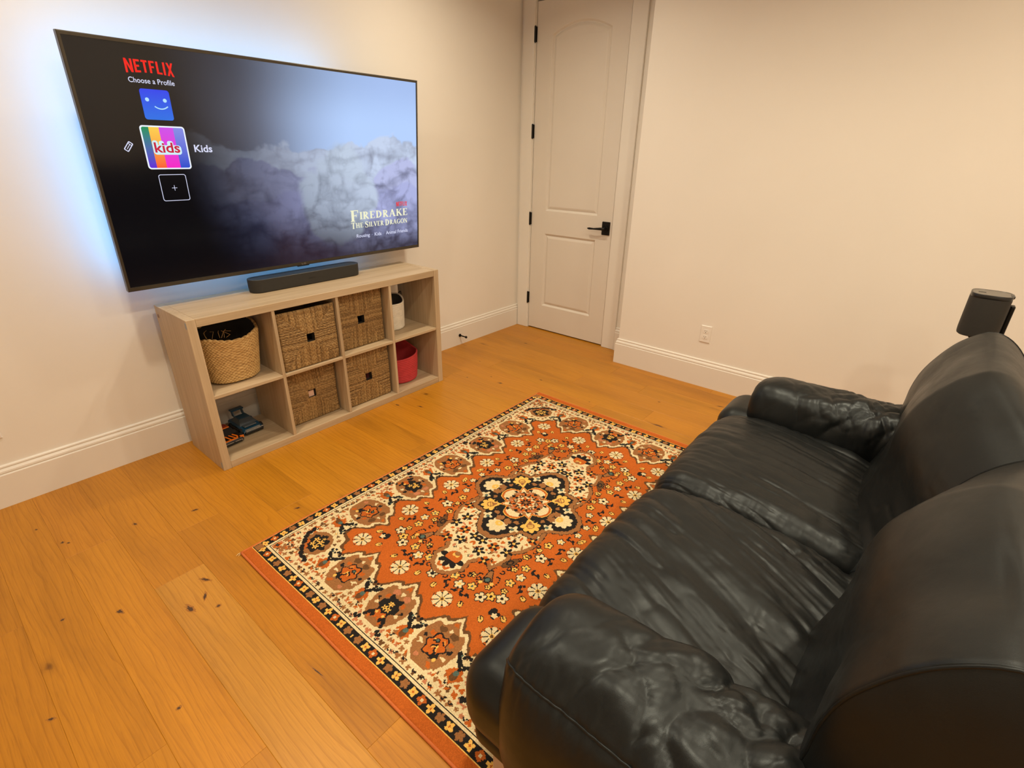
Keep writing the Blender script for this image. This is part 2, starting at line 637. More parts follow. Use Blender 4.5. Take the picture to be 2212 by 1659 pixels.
def sweep(name, path, prof, mat, side=1):
    """path in plan; prof = (offset to the room side, height)"""
    R = []
    n = len(path)
    for i in range(n):
        p = Vector((*path[i], 0)).to_2d() if False else Vector(path[i])
        nrm = []
        if i > 0:
            d = (Vector(path[i]) - Vector(path[i - 1])).normalized(); nrm.append(Vector((-d.y, d.x)) * side)
        if i < n - 1:
            d = (Vector(path[i + 1]) - Vector(path[i])).normalized(); nrm.append(Vector((-d.y, d.x)) * side)
        if len(nrm) == 2:
            m_ = (nrm[0] + nrm[1]); m_ = m_ / m_.dot(nrm[0])
        else:
            m_ = nrm[0]
        R.append([(p.x + m_.x * o, p.y + m_.y * o, h) for o, h in prof])
    mb = MB().rings(R)
    return mb.build(name, mat)


tag(sweep('baseboard_left', [(X0, YW), (X1 - 0.001, YW)], BB, 'trim_paint', -1), kind='structure')
tag(sweep('baseboard_right', [(X1, -0.998), (X1, YJ), (XR, YJ), (XR, Y0)], BB, 'trim_paint', -1), kind='structure')
tag(sweep('baseboard_back', [(XR, Y0), (X0, Y0)], BB, 'trim_paint', -1), kind='structure')
tag(sweep('baseboard_near', [(X0, Y0), (X0, YW)], BB, 'trim_paint', -1), kind='structure')

# door casing
tr = MB().box(X1 - 0.018, X1 + 0.02, -0.096, 0.012, 0, 2.46, 0.003)
tag(tr.build('trim_1', 'trim_paint'), kind='structure')
tr = MB().box(X1 - 0.018, X1 + 0.02, -0.998, -0.885, 0, 2.46, 0.003)
tag(tr.build('trim_2', 'trim_paint'), kind='structure')
tr = MB().box(X1 - 0.018, X1 + 0.02, -0.998, 0.012, 2.46, 2.57, 0.003)
tag(tr.build('trim_3', 'trim_paint'), kind='structure')
# jamb strip beside the hinges
tr = MB().box(X1 - 0.006, X1 + 0.05, -0.1015, -0.094, 0, 2.46)
tr.box(X1 - 0.002, X1 + 0.05, -0.887, -0.8745, 0, 2.46)
tag(tr.build('trim_4', 'trim_paint'), kind='structure')

# door slab with moulded panels
door = empty('door_1', (X1 + 0.02, -0.488, 0.0))
tag(door, 'cream two-panel interior door with arched upper panel', kind='structure')
DX = X1 + 0.002
dy0, dy1, dz0, dz1 = -0.871, -0.1055, 0.010, 2.445


def arch_poly():
    a, b, z0, zs, rise = -0.737, -0.245, 1.021, 2.233, 0.066
    P = [(a, z0), (b, z0)]
    for i in range(25):
        s = i / 24
        y = b + (a - b) * s
        P.append((y, zs + rise * (1 - (2 * s - 1) ** 2)))
    return P


def rect_poly():
    return [(-0.735, 0.225), (-0.245, 0.225), (-0.245, 0.841), (-0.735, 0.841)]


def inset(poly, d):
    n = len(poly); out = []
    for i in range(n):
        p0, p1, p2 = Vector(poly[i - 1]), Vector(poly[i]), Vector(poly[(i + 1) % n])
        e1, e2 = (p1 - p0).normalized(), (p2 - p1).normalized()
        n1, n2 = Vector((-e1.y, e1.x)), Vector((-e2.y, e2.x))
        m_ = n1 + n2
        m_ = m_ / max(0.3, m_.dot(n1))
        q = p1 + m_ * d
        out.append((q.x, q.y))
    return out


bm = bmesh.new()
loops = [[(dy0, dz0), (dy1, dz0), (dy1, dz1), (dy0, dz1)], arch_poly(), rect_poly()]
edges = []
for lp in loops:
    vs = [bm.verts.new((DX, y, z)) for y, z in lp]
    for i in range(len(vs)):
        edges.append(bm.edges.new((vs[i], vs[(i + 1) % len(vs)])))
bmesh.ops.triangle_fill(bm, use_beauty=True, use_dissolve=False, edges=edges)
bm.verts.index_update()
m = MB().add([v.co[:] for v in bm.verts], [[v.index for v in f.verts] for f in bm.faces])
bm.free()
c = [(dy0, dz0), (dy1, dz0), (dy1, dz1), (dy0, dz1)]
V = [(DX, y, z) for y, z in c] + [(DX + 0.04, y, z) for y, z in c]
m.add(V, [(0, 1, 5, 4), (1, 2, 6, 5), (2, 3, 7, 6), (3, 0, 4, 7), (4, 5, 6, 7)])
o = m.build('slab', 'door_paint', door)
for f in o.data.polygons:
    pass
for lp in (arch_poly(), rect_poly()):
    R = []
    for d, dep in ((0, 0), (0.003, 0.002), (0.012, 0.0125), (0.016, 0.0135), (0.030, 0.0065), (0.038, 0.0045)):
        R.append([(DX + dep, y, z) for y, z in inset(lp, d)])
    m = MB().rings(R, cap0=False, cap1=True)
    p = m.build('panel', 'door_paint', door)
for z in (2.246, 1.606, 0.951, 0.277):
    m = MB().tube([(X1 - 0.013, -0.0985, z - 0.049), (X1 - 0.013, -0.0985, z + 0.049)], 0.0075, 10)
    m.tube([(X1 - 0.013, -0.0985, z - 0.053), (X1 - 0.013, -0.0985, z + 0.053)], 0.0045, 8)
    m.box(X1 - 0.008, X1 + 0.004, -0.107, -0.092, z - 0.048, z + 0.048)
    m.build('hinge', 'black_metal', door)
h = MB().box(DX - 0.010, DX, -0.857, -0.789, 0.888, 0.986, 0.004, 2).build('handle', 'black_metal', door)
m = MB().tube([(DX - 0.008, -0.823, 0.937), (DX - 0.05, -0.823, 0.937)], 0.011, 12)
m.tube([(DX - 0.046, -0.835, 0.937), (DX - 0.048, -0.80, 0.936), (DX - 0.048, -0.74, 0.931), (DX - 0.046, -0.70, 0.930), (DX - 0.045, -0.684, 0.931)],
       [0.011, 0.0105, 0.0065, 0.0085, 0.004], 10)
m.build('lever', 'black_metal', h, smooth=True)
MB().tube([(DX - 0.0095, -0.823, 0.937), (DX - 0.016, -0.823, 0.937)], 0.024, 20).build('rosette', 'black_metal', h)

# ceiling downlights
for i, (lx, ly) in enumerate(LAMPS):
    L = empty('downlight', (lx, ly, CEIL))
    pos = ['over the far end of the television wall', 'over the middle', 'over the right']
    tag(L, 'round recessed ceiling downlight with white trim ring', 'downlight', 'recessed downlights in the ceiling')
    R = []
    for r, z in ((0.085, 0.0), (0.085, -0.004), (0.078, -0.008), (0.066, -0.004), (0.062, -0.001)):
        R.append([(lx + r * math.cos(t * math.pi / 16), ly + r * math.sin(t * math.pi / 16), CEIL + z) for t in range(32)])
    MB().rings(R, cap0=False, cap1=False).build('trim_ring', 'white_plastic', L, smooth=True)
    V = [(lx + 0.062 * math.cos(t * math.pi / 16), ly + 0.062 * math.sin(t * math.pi / 16), CEIL - 0.0015) for t in range(32)]
    MB().add(V, [tuple(range(31, -1, -1))]).build('lens', 'lens_glow', L, fix=False)
    ld = bpy.data.lights.new('downlight_lamp', 'AREA')
    ld.shape = 'DISK'; ld.size = 0.12
    ld.energy = LAMP_POWER
    ld.color = LAMP_COLOR
    ld.spread = math.radians(150)
    lo = bpy.data.objects.new('downlight_lamp', ld)
    COL.objects.link(lo)
    lo.parent = L
    lo.location = (0, 0, -0.012)

# ------------------------------------------------------------------ cube shelf
SL, SH, SF, SB, ST, SI = 1.47, 0.77, -0.41, -0.0335, 0.038, 0.016
CW = (SL - 2 * ST - 3 * SI) / 4
CH = (SH - 2 * ST - SI) / 2


def cell(i, j):
    """inner x0, x1, z0, z1 of column i (0..3), row j (0 low, 1 high)"""
    x = ST + i * (CW + SI); z = ST + j * (CH + SI)
    return x, x + CW, z, z + CH


shelf = empty('cube_shelf', (SL / 2, (SF + SB) / 2, 0))
tag(shelf, 'low pale oak cube shelf of eight compartments under the television', 'shelf')


def board(name, x0, x1, y0, y1, z0, z1, mat, bev=0.0012, parent=shelf):
    return MB().box(x0, x1, y0, y1, z0, z1, bev).build(name, mat, parent, origin=((x0 + x1) / 2, (y0 + y1) / 2, (z0 + z1) / 2))


sl_ = board('side_panel', 0, ST, SF, SB, 0, SH, 'oak_veneer_z')
board('side_panel', SL - ST, SL, SF, SB, 0, SH, 'oak_veneer_z')
board('top_panel', ST + .0006, SL - ST - .0006, SF + .001, SB, SH - ST, SH - .0005, 'oak_veneer_x')
board('bottom_panel', ST + .0006, SL - ST - .0006, SF + .001, SB, 0, ST, 'oak_veneer_x')
for i in range(3):
    x = ST + (i + 1) * CW + i * SI
    board('divider', x, x + SI, SF + 0.003, SB, ST, SH - ST, 'oak_veneer_z')
for i in range(4):
    x0, x1, z0, z1 = cell(i, 0)
    board('inner_shelf', x0, x1, SF + 0.003, SB, z1, z1 + SI, 'oak_veneer_x')
MB().tube([(0.0004, -0.062, 0.722), (-0.002, -0.062, 0.722)], 0.009, 16).build('cover_cap', 'brown_plastic', shelf)
for z in (0.744, 0.03):
    MB().box(-0.0012, 0.0004, SF + 0.003, SF + 0.018, z - 0.014, z + 0.014, 0.0005).build('corner_scuff', 'grey_plastic', shelf)


def attr_float(o, name, vals):
    a = o.data.attributes.new(name, 'FLOAT', 'POINT')
    a.data.foreach_set('value', np.asarray(vals, np.float32))


# ---- seagrass storage baskets (square, X-woven front with a square hand hole)
def seagrass_box(x0, x1, z0, yfront, h, seed, label):
    w = x1 - x0
    root = empty('storage_basket', ((x0 + x1) / 2, yfront + 0.17, z0))
    tag(root, label, 'basket', 'square seagrass baskets in the cube shelf')
    n = 210
    u = np.linspace(0, 1, n); v = np.linspace(0, 1, n)
    U, Vv = np.meshgrid(u, v, indexing='ij')
    cx, cz = U - 0.5, Vv - 0.5
    wob = fbm(U * 5 + seed, Vv * 5, oct=2, seed=seed) * 0.02
    vert = np.abs(cz + wob) > np.abs(cx)          # top and bottom triangles: upright strands
    ph = np.where(vert, cx, cz)
    al = np.where(vert, cz, cx)
    ph2 = ph + 0.012 * fbm(al * 7 + seed, ph * 9, oct=2, seed=seed + 3)
    st = 58
    row = np.floor(ph2 * st)
    f = ph2 * st - row
    rid = np.sqrt(np.clip(1 - (2 * f - 1) ** 2, 0, 1))
    tw = 0.5 + 0.5 * np.sin(al * 95 + row * 2.3 + 3 * vnoise(al * 12, row * 1.7, seed=seed))
    rn = (np.sin(row * 12.9898 + vert * 3.1 + seed) * 43758.5453) % 1.0
    hgt = 0.0045 * rid * (0.65 + 0.35 * tw) + 0.0016 * (rn - 0.5) + 0.0018 * fbm(U * 9, Vv * 9, oct=3, seed=seed + 9)
    seam = np.abs(np.abs(cz) - np.abs(cx))
    hgt -= 0.0015 * np.exp(-(seam / 0.012) ** 2)
    edge = np.minimum(np.minimum(U, 1 - U), np.minimum(Vv, 1 - Vv))
    rnd_ = 0.010 * (1 - np.sqrt(np.clip(1 - np.clip(1 - edge / 0.035, 0, 1) ** 2, 0, 1)))
    bulge = 0.006 * np.sin(U * math.pi) * np.sin(Vv * math.pi)
    wav = 0.003 * fbm(U * 4, Vv * 3 + seed, oct=2, seed=seed + 5)
    Y = yfront - hgt + rnd_ - bulge
    Xx = x0 + U * w + wav * 0.6
    Z = z0 + 0.001 + Vv * h + wav * (Vv > 0.5)
    Vs = np.stack([Xx, Y, Z], -1).reshape(-1, 3)
    strand = np.clip(0.02 + 0.46 * rid * (0.55 + 0.45 * tw) + 0.30 * rn, 0, 1).ravel()
    F = []
    for i in range(n - 1):
        for j in range(n - 1):
            if abs(u[i] + .5 / n - 0.5) < 0.068 and abs(v[j] + .5 / n - 0.5) < 0.068:
                continue
            a = i * n + j
            F.append((a, a + n, a + n + 1, a + 1))
    o = mesh_obj('woven_front', Vs, F, 'seagrass_dark', root, True)
    attr_float(o, 'strand', strand)
    # body behind the front: sides, floor, rim, built as cord rows
    yb = yfront + 0.315
    R = []; vals = []
    prof = []
    m_ = 150
    for kk in range(m_):
        t = kk / (m_ - 1)
        z = z0 + 0.001 + t * (h - 0.004)
        f_ = (t * 40) % 1.0
        d = 0.004 * math.sqrt(max(0, 1 - (2 * f_ - 1) ** 2))
        prof.append((z, d))
    for z, d in prof:
        e = 0.006 - d
        R.append([(x0 + e, yfront + 0.004, z), (x1 - e, yfront + 0.004, z), (x1 - e, yb - e, z), (x0 + e, yb - e, z)])
        vals += [0.3 + 60 * d] * 4
    mb = MB().rings(R, cap0=True, cap1=False, closed=True)
    # open the front side of the sleeve so the hole shows the inside
    mb.f = [f for f in mb.f if not (len(f) == 4 and all((i % 4) in (0, 1) for i in f) and len({i // 4 for i in f}) == 2)]
    o = mb.build('basket_body', 'seagrass_dark', root, fix=False)
    attr_float(o, 'strand', vals)
    # hole edge
    xc, zc = (x0 + x1) / 2, z0 + h / 2
    hw, hh = w * 0.068, h * 0.068
    mb = MB()
    P = [(xc - hw, zc - hh), (xc + hw, zc - hh), (xc + hw, zc + hh), (xc - hw, zc + hh)]
    mb.rings([[(x, yfront - 0.008, z) for x, z in P], [(x, yfront + 0.02, z) for x, z in P]], False, False)
    o = mb.build('hand_hole', 'slot_dark', root, fix=False)
    return root


x0, x1, z0, z1 = cell(1, 1)
seagrass_box(x0 + 0.008, x1 - 0.006, z0, -0.392, 0.312, 3, 'square seagrass basket below the soundbar, flush in upper row, left of two')
x0, x1, z0, z1 = cell(2, 1)
seagrass_box(x0 + 0.004, x1 - 0.013, z0, -0.345, 0.331, 11, 'square seagrass basket in upper row beside the white rope basket')
x0, x1, z0, z1 = cell(1, 0)
seagrass_box(x0 + 0.004, x1 - 0.012, z0, -0.322, 0.332, 23, 'square seagrass basket with pink paper showing through its hand hole')
x0, x1, z0, z1 = cell(2, 0)
seagrass_box(x0 + 0.003, x1 - 0.013, z0, -0.362, 0.331, 31, 'square seagrass basket in lower row beside the red rope basket')
# contents seen through the lower holes
x0, x1, z0, z1 = cell(1, 0)
xc = (x0 + x1) / 2
m = MB().box(xc - 0.05, xc + 0.012, -0.318, -0.3165, z0 + 0.03, z0 + 0.178)
m.box(xc - 0.05, xc + 0.0, -0.3168, -0.316, z0 + 0.03, z0 + 0.168)
tag(m.build('paper_sheet', 'pink_paper'), 'pale pink paper inside the lower left seagrass basket', 'paper')
x0, x1, z0, z1 = cell(2, 0)
xc = (x0 + x1) / 2
m = MB().box(xc - 0.004, xc + 0.06, -0.34, -0.30, z0 + 0.012, z0 + 0.185, 0.01, 3)
tag(m.build('folded_cloth', 'maroon_cloth'), 'dark maroon cloth inside the lower right seagrass basket', 'cloth')


# ---- tapered woven basket in the upper left compartment
def superell(rx, ry, t, e=2.6):
    c_, s_ = np.cos(t), np.sin(t)
    return rx * np.sign(c_) * np.abs(c_) ** (2 / e), ry * np.sign(s_) * np.abs(s_) ** (2 / e)


x0, x1, z0, z1 = cell(0, 1)
wb = empty('woven_basket', (0.212, -0.215, z0))
tag(wb, 'tall pale woven basket with uneven rim in the upper left compartment', 'basket')
na, nz = 300, 110
TH, TT = np.meshgrid(np.linspace(0, 2 * math.pi, na, endpoint=False), np.linspace(0, 1, nz), indexing='ij')
H0 = 0.245
rimz = 0.012 * np.sin(TH * 2 + 0.8) + 0.016 * np.cos(TH - 0.6) + 0.005 * np.sin(TH * 5)
rows, ribs = 30, 46
rowp = TT * rows
f = rowp - np.floor(rowp)
lay = np.floor(rowp)
rid = np.sqrt(np.clip(1 - (2 * f - 1) ** 2, 0, 1))
bum = 0.5 + 0.5 * np.cos(TH * ribs + lay * math.pi + 0.5 * vnoise(TH * 6, lay * 0.7, seed=4))
disp = 0.0045 * rid * (0.35 + 0.65 * bum) + 0.004 * fbm(np.cos(TH) * 3, np.sin(TH) * 3, TT * 4, oct=3, seed=8)
rx = 0.117 + (0.150 - 0.117) * TT ** 0.8; ry = 0.118 + (0.145 - 0.118) * TT ** 0.8
bot = 0.02 * np.clip(1 - TT / 0.06, 0, 1) ** 2
px, py = superell(rx + disp - bot, ry + disp - bot, TH)
pz = z0 + 0.002 + TT * (H0 + rimz * TT ** 2)
Vs = np.stack([0.205 + px, -0.215 + py, pz], -1).reshape(-1, 3)
F = [(i * nz + j, ((i + 1) % na) * nz + j, ((i + 1) % na) * nz + j + 1, i * nz + j + 1) for i in range(na) for j in range(nz - 1)]
o = mesh_obj('woven_wall', Vs, F, 'seagrass_light', wb, True)
attr_float(o, 'strand', np.clip(0.12 + 0.55 * rid * (0.35 + 0.65 * bum) + 0.12 * fbm(TH * 8, lay * 0.9, seed=2), 0, 1).ravel())
# inner wall, bottom, rim
TI = TT[:, ::12]; THI = TH[:, ::12]
ni = TI.shape[1]
px, py = superell(0.109 + 0.033 * TI, 0.110 + 0.027 * TI, THI)
rz = 0.012 * np.sin(THI * 2 + 0.8) + 0.016 * np.cos(THI - 0.6) + 0.005 * np.sin(THI * 5)
pz = z0 + 0.006 + TI * (H0 - 0.005 + rz * TI ** 2)
Vi = np.stack([0.205 + px, -0.215 + py, pz], -1).reshape(-1, 3)
F = [(i * ni + j, i * ni + j + 1, ((i + 1) % na) * ni + j + 1, ((i + 1) % na) * ni + j) for i in range(na) for j in range(ni - 1)]
F.append(tuple(i * ni for i in range(na)))
mesh_obj('lining', Vi, F, 'dark_cloth', wb, True)
rim = []
for i in range(0, na, 3):
    a = Vector(Vs[i * nz + nz - 1]); b = Vector(Vi[i * ni + ni - 1])
    p = (a + b) / 2; p.z += 0.003 * math.sin(i * 0.7)
    rim.append(p)
mb = MB().tube(rim, 0.0065, 8, closed=True)
o = mb.build('rim', 'seagrass_light', wb, smooth=True)
attr_float(o, 'strand', [0.2 + 0.4 * ((i // 8) % 3) / 2 for i in range(len(mb.v))])
mb = MB()
rr = random.Random(3)
for i in range(9):
    a = rr.uniform(2.6, 4.6)
    p = Vector((0.205 + 0.14 * math.cos(a), -0.215 + 0.135 * math.sin(a), z0 + 0.245))
    mb.tube([p, p + Vector((rr.uniform(-.012, .02), rr.uniform(-.01, .02), rr.uniform(.008, .03))), p + Vector((rr.uniform(-.02, .04), rr.uniform(-.02, .03), rr.uniform(.015, .045)))], 0.0008, 4)
o = mb.build('loose_straw', 'seagrass_light', wb); o['kind'] = 'stuff'
attr_float(o, 'strand', [0.3] * len(mb.v))


# ---- rope baskets
def rope_basket(name, cx, cy, z0, r0, r1, h, mat, inner, label, rimf, ringh=0.0085, handle=None, ey=1.0, knob=True):
    root = empty(name, (cx, cy, z0))
    tag(root, label, 'basket')
    n = 72
    rows = int(h / ringh)
    R = []
    for i in range(rows * 6 + 1):
        t = i / (rows * 6)
        f = (t * rows) % 1.0
        d = 0.0030 * math.sqrt(max(0, 1 - (2 * f - 1) ** 2))
        r = r0 + (r1 - r0) * math.sin(t * math.pi * 0.5) - 0.012 * max(0, 1 - t / 0.08) ** 2
        ring = []
        for k_ in range(n):
            a = 2 * math.pi * k_ / n
            zz = z0 + 0.001 + t * h + rimf(a) * t ** 3
            ring.append((cx + (r + d) * math.cos(a), cy + (r + d) * math.sin(a) * ey, zz))
        R.append(ring)
    MB().rings(R, True, False).build('rope_wall', mat, root, smooth=True, fix=False)
    R2 = []
    for i in range(14):
        t = i / 13
        r = r0 + (r1 - r0) * math.sin(t * math.pi * 0.5) - 0.006
        R2.append([(cx + r * math.cos(2 * math.pi * k_ / n), cy + r * math.sin(2 * math.pi * k_ / n) * ey,
                    z0 + 0.008 + t * (h - 0.009) + rimf(2 * math.pi * k_ / n) * t ** 3) for k_ in range(n)])
    MB().rings(R2, True, False).build('lining', inner, root, smooth=True, fix=False)
    rim = [(cx + (r1 - 0.001) * math.cos(2 * math.pi * k_ / n), cy + (r1 - 0.001) * math.sin(2 * math.pi * k_ / n) * ey,
            z0 + h + rimf(2 * math.pi * k_ / n)) for k_ in range(n)]
    MB().tube(rim, 0.0055, 8, closed=True).build('rim', mat, root, smooth=True)
    return root


x0, x1, z0, z1 = cell(3, 1)
rw = rope_basket('rope_basket', 1.232, -0.185, z0, 0.090, 0.095, 0.172, 'white_rope', 'grey_cloth',
                 'white coiled rope basket with charcoal lining in the upper right compartment',
                 lambda a: 0.034 * max(0, math.cos(a - 0.25)) ** 3 + 0.05 * max(0, math.cos(a - 1.9)) ** 2)
P = []
for i in range(15):
    t = i / 14
    a = 0.1 + 0.35 * (t - 0.5)
    P.append((1.232 + 0.099 * math.cos(a) + 0.012 * math.sin(t * math.pi), -0.185 + 0.099 * math.sin(a), z0 + 0.19 + 0.030 * math.sin(t * math.pi)))
MB().tube(P, 0.004, 8).build('handle_loop', 'grey_cloth', rw, smooth=True)
x0, x1, z0, z1 = cell(3, 0)
rr_ = rope_basket('rope_basket', 1.246, -0.205, z0, 0.126, 0.137, 0.176, 'red_rope', 'red_rope',
                  'red coiled rope basket in the lower right compartment',
                  lambda a: 0.085 * max(0, math.cos(a - 1.35)) ** 2 + 0.012 * math.cos(a), ringh=0.0125)
P = []
for i in range(15):
    t = i / 14
    a = 1.05 + 0.6 * (t - 0.5)
    P.append((1.246 + 0.135 * math.cos(a), -0.205 + 0.135 * math.sin(a), z0 + 0.245 + 0.035 * math.sin(t * math.pi)))
MB().tube(P, 0.0085, 8).build('handle_loop', 'red_rope', rr_, smooth=True)


# ---- toy cars in the lower left compartment
def toy_car(cx, yf, z0, w, Lc, body, accent, label, rz, kind):
    root = empty('toy_car', (cx, yf + Lc / 2, z0), (0, 0, rz))
    tag(root, label, 'toy')
    hw = w / 2
    y0, y1 = -Lc / 2, Lc / 2          # nose at y0
    def B(name, mb, mat, par=root, sm=False):
        return mb.build(name, mat, par, sm, local=True)
    prof = [(y0, 0.012), (y0 - 0.003, 0.02), (y0 + 0.002, 0.028), (y0 + 0.045, 0.040), (y1 - 0.055, 0.044), (y1 - 0.004, 0.046), (y1, 0.03), (y1, 0.012)]
    mb = MB()
    R = []
    for s, ins in ((-hw, 0.006), (-hw + 0.006, 0.0), (hw - 0.006, 0.0), (hw, 0.006)):
        R.append([(s, y, z - (ins if z > 0.025 else 0)) for y, z in prof])
    mb.rings(R)
    b = B('body', mb, body)
    # cabin
    mb = MB()
    ca, cb_ = y0 + 0.048, y1 - 0.02
    lo_ = [(-hw + 0.008, ca), (hw - 0.008, ca), (hw - 0.008, cb_), (-hw + 0.008, cb_)]
    hi_ = [(-hw + 0.022, ca + 0.032), (hw - 0.022, ca + 0.032), (hw - 0.022, cb_ - 0.015), (-hw + 0.022, cb_ - 0.015)]
    mb.rings([[(x, y, 0.040) for x, y in lo_], [(x, y, 0.066) for x, y in hi_]])
    B('cabin', mb, 'toy_black' if kind == 0 else 'toy_grey')
    mb = MB()
    mb.box(-hw + 0.024, hw - 0.024, ca + 0.033, cb_ - 0.016, 0.0655, 0.0695, 0.0015)
    B('roof', mb, body if kind else accent)
    for sx in (-1, 1):
        for wy in (y0 + 0.032, y1 - 0.032):
            R = []
            for r, x in ((0.0, 0.002), (0.012, 0.002), (0.0165, 0.0), (0.018, 0.004), (0.018, 0.014), (0.0165, 0.018), (0.012, 0.016), (0.0, 0.016)):
                R.append([(sx * (hw - 0.010 + x), wy + max(r, 0.0005) * math.cos(2 * math.pi * q / 18), 0.018 + max(r, 0.0005) * math.sin(2 * math.pi * q / 18)) for q in range(18)])
            B('wheel', MB().rings(R), 'tyre')
    # bumper with chrome line
    mb = MB().box(-hw + 0.004, hw - 0.004, y0 - 0.010, y0 + 0.004, 0.008, 0.024, 0.003)
    bp = B('bumper', mb, 'toy_black')
    if kind == 0:
        mb = MB().box(-hw + 0.006, -0.006, y0 - 0.0108, y0 - 0.009, 0.0205, 0.0225)
        mb.box(0.004, hw - 0.010, y0 - 0.0108, y0 - 0.009, 0.0205, 0.0225)
        mb.box(hw - 0.0125, hw - 0.010, y0 - 0.0108, y0 - 0.009, 0.013, 0.0225)
        B('chrome_line', mb, 'toy_silver', bp)
        # orange hood flames
        mb = MB()
        def strip(pts, wd):
            for (ax, ay), (bx, by) in zip(pts[:-1], pts[1:]):
                d = Vector((bx - ax, by - ay)).normalized(); nn = Vector((-d.y, d.x)) * wd
                zz = lambda y: 0.0295 + (y - y0) * 0.265
                P = [(ax + nn.x, ay + nn.y), (ax - nn.x, ay - nn.y), (bx - nn.x, by - nn.y), (bx + nn.x, by + nn.y)]
                mb.add([(x, y, zz(y)) for x, y in P] + [(x, y, zz(y) - 0.002) for x, y in P], [(0, 1, 2, 3), (0, 4, 5, 1), (1, 5, 6, 2), (2, 6, 7, 3), (3, 7, 4, 0)])
        strip([(-hw + 0.010, y0 + 0.006), (hw - 0.028, y0 + 0.006), (hw - 0.022, y0 + 0.020), (hw - 0.036, y0 + 0.044)], 0.0038)
        strip([(-0.006, y0 + 0.006), (-0.020, y0 + 0.044)], 0.0036)
        strip([(hw - 0.036, y0 + 0.010), (-0.002, y0 + 0.044)], 0.003)
        strip([(-0.034, y0 + 0.006), (-0.040, y0 + 0.044)], 0.003)
        B('hood_stripes', mb, accent)
        mb = MB().box(hw - 0.016, hw - 0.004, y0 - 0.002, y0 + 0.010, 0.030, 0.036, 0.001)
        mb.box(hw - 0.004, hw + 0.004, y0 + 0.0, y0 + 0.006, 0.022, 0.036, 0.001)
        B('headlight', mb, accent)
        mb = MB().box(-hw + 0.03, hw - 0.03, y1 - 0.075, y1 - 0.04, 0.069, 0.076, 0.003)
        B('roof_scoop', mb, 'toy_red')
    else:
        mb = MB()
        for q in range(3):
            mb.box(-hw + 0.012, hw - 0.014, y0 - 0.006 + q * 0.006, y0 - 0.003 + q * 0.006, 0.0245 + q * 0.002, 0.0272 + q * 0.0022)
        B('grille_bars', mb, 'toy_silver')
        mb = MB().box(-hw + 0.016, hw - 0.024, y0 + 0.016, y0 + 0.046, 0.040, 0.0465, 0.002)
        B('hood_scoop', mb, accent)
        mb = MB().box(hw - 0.014, hw - 0.002, y0 - 0.009, y0 - 0.004, 0.026, 0.031, 0.001)
        B('headlight', mb, 'toy_silver')
        mb = MB()
        mb.prism([(y1 - 0.035, 0.06), (y1 - 0.005, 0.06), (y1 + 0.006, 0.100), (y1 - 0.02, 0.092)], 0, hw - 0.030, hw - 0.026)
        mb.prism([(y1 - 0.035, 0.06), (y1 - 0.005, 0.06), (y1 + 0.006, 0.100), (y1 - 0.02, 0.092)], 0, -hw + 0.026, -hw + 0.030)
        mb.box(-hw + 0.02, hw - 0.02, y1 - 0.024, y1 + 0.008, 0.090, 0.099, 0.002)
        B('spoiler', mb, body)
        for sx in (-1, 1):
            mb = MB().box(sx * hw - 0.006, sx * hw + 0.006, y0 + 0.05, y1 - 0.045, 0.014, 0.03, 0.003)
            B('side_skirt', mb, 'toy_black')
    return root


toy_car(0.115, -0.268, ST, 0.104, 0.165, 'toy_black', 'toy_orange', 'black toy car with orange hood stripes, nearer the shelf side', 0.08, 0)
toy_car(0.243, -0.222, ST, 0.108, 0.170, 'toy_blue', 'toy_grey', 'dark blue toy car with grey scoop and tall rear spoiler', 0.05, 1)

# ------------------------------------------------------------------ text tools (built-in font only)
def text_mesh(s, bold=0.0):
    cu = bpy.data.curves.new('text', 'FONT')
    cu.body = s
    cu.offset = bold
    cu.resolution_u = 3
    ob = bpy.data.objects.new('text', cu)
    COL.objects.link(ob)
    dg = bpy.context.evaluated_depsgraph_get()
    ev = ob.evaluated_get(dg)
    me = ev.to_mesh()
    V = np.array([v.co[:2] for v in me.vertices]); F = [list(p.vertices) for p in me.polygons]
    ev.to_mesh_clear()
    bpy.data.objects.remove(ob); bpy.data.curves.remove(cu)
    return V, F


def fit(V, u0, u1, v0, v1, depth):
    mn, mx = V.min(0), V.max(0)
    s = (V - mn) / (mx - mn)
    return np.stack([u0 + s[:, 0] * (u1 - u0), np.full(len(V), depth), v0 + s[:, 1] * (v1 - v0)], -1)


def strokes(polys):
    V = []; F = []
    for p in polys:
        n = len(V); V += list(p); F.append(list(range(n, n + len(p))))
    return np.array(V, float), F


def seg(a, b, w):
    a, b = Vector(a), Vector(b); d = (b - a).normalized(); n = Vector((-d.y, d.x)) * w / 2
    return [tuple(a + n), tuple(a - n), tuple(b - n), tuple(b + n)]


def rect(x0, y0, x1, y1):
    return [(x0, y0), (x1, y0), (x1, y1), (x0, y1)]


def strip_poly(P, W):
    """variable-width stroke as quads"""
    out = []
    P = [Vector(p) for p in P]
    L_, R_ = [], []
    for i, p in enumerate(P):
        d = (P[min(i + 1, len(P) - 1)] - P[max(i - 1, 0)]).normalized(); n = Vector((-d.y, d.x)) * W[i] / 2
        L_.append(tuple(p + n)); R_.append(tuple(p - n))
    for i in range(len(P) - 1):
        out.append([L_[i], R_[i], R_[i + 1], L_[i + 1]])
    return out


def arc(cx, cy, rx, ry, a0, a1, n, wthin, wthick):
    P = []; W = []
    for i in range(n + 1):
        a = math.radians(a0 + (a1 - a0) * i / n)
        P.append((cx + rx * math.cos(a), cy + ry * math.sin(a)))
        W.append(wthin + (wthick - wthin) * abs(math.cos(a)) ** 1.5)
    return strip_poly(P, W)


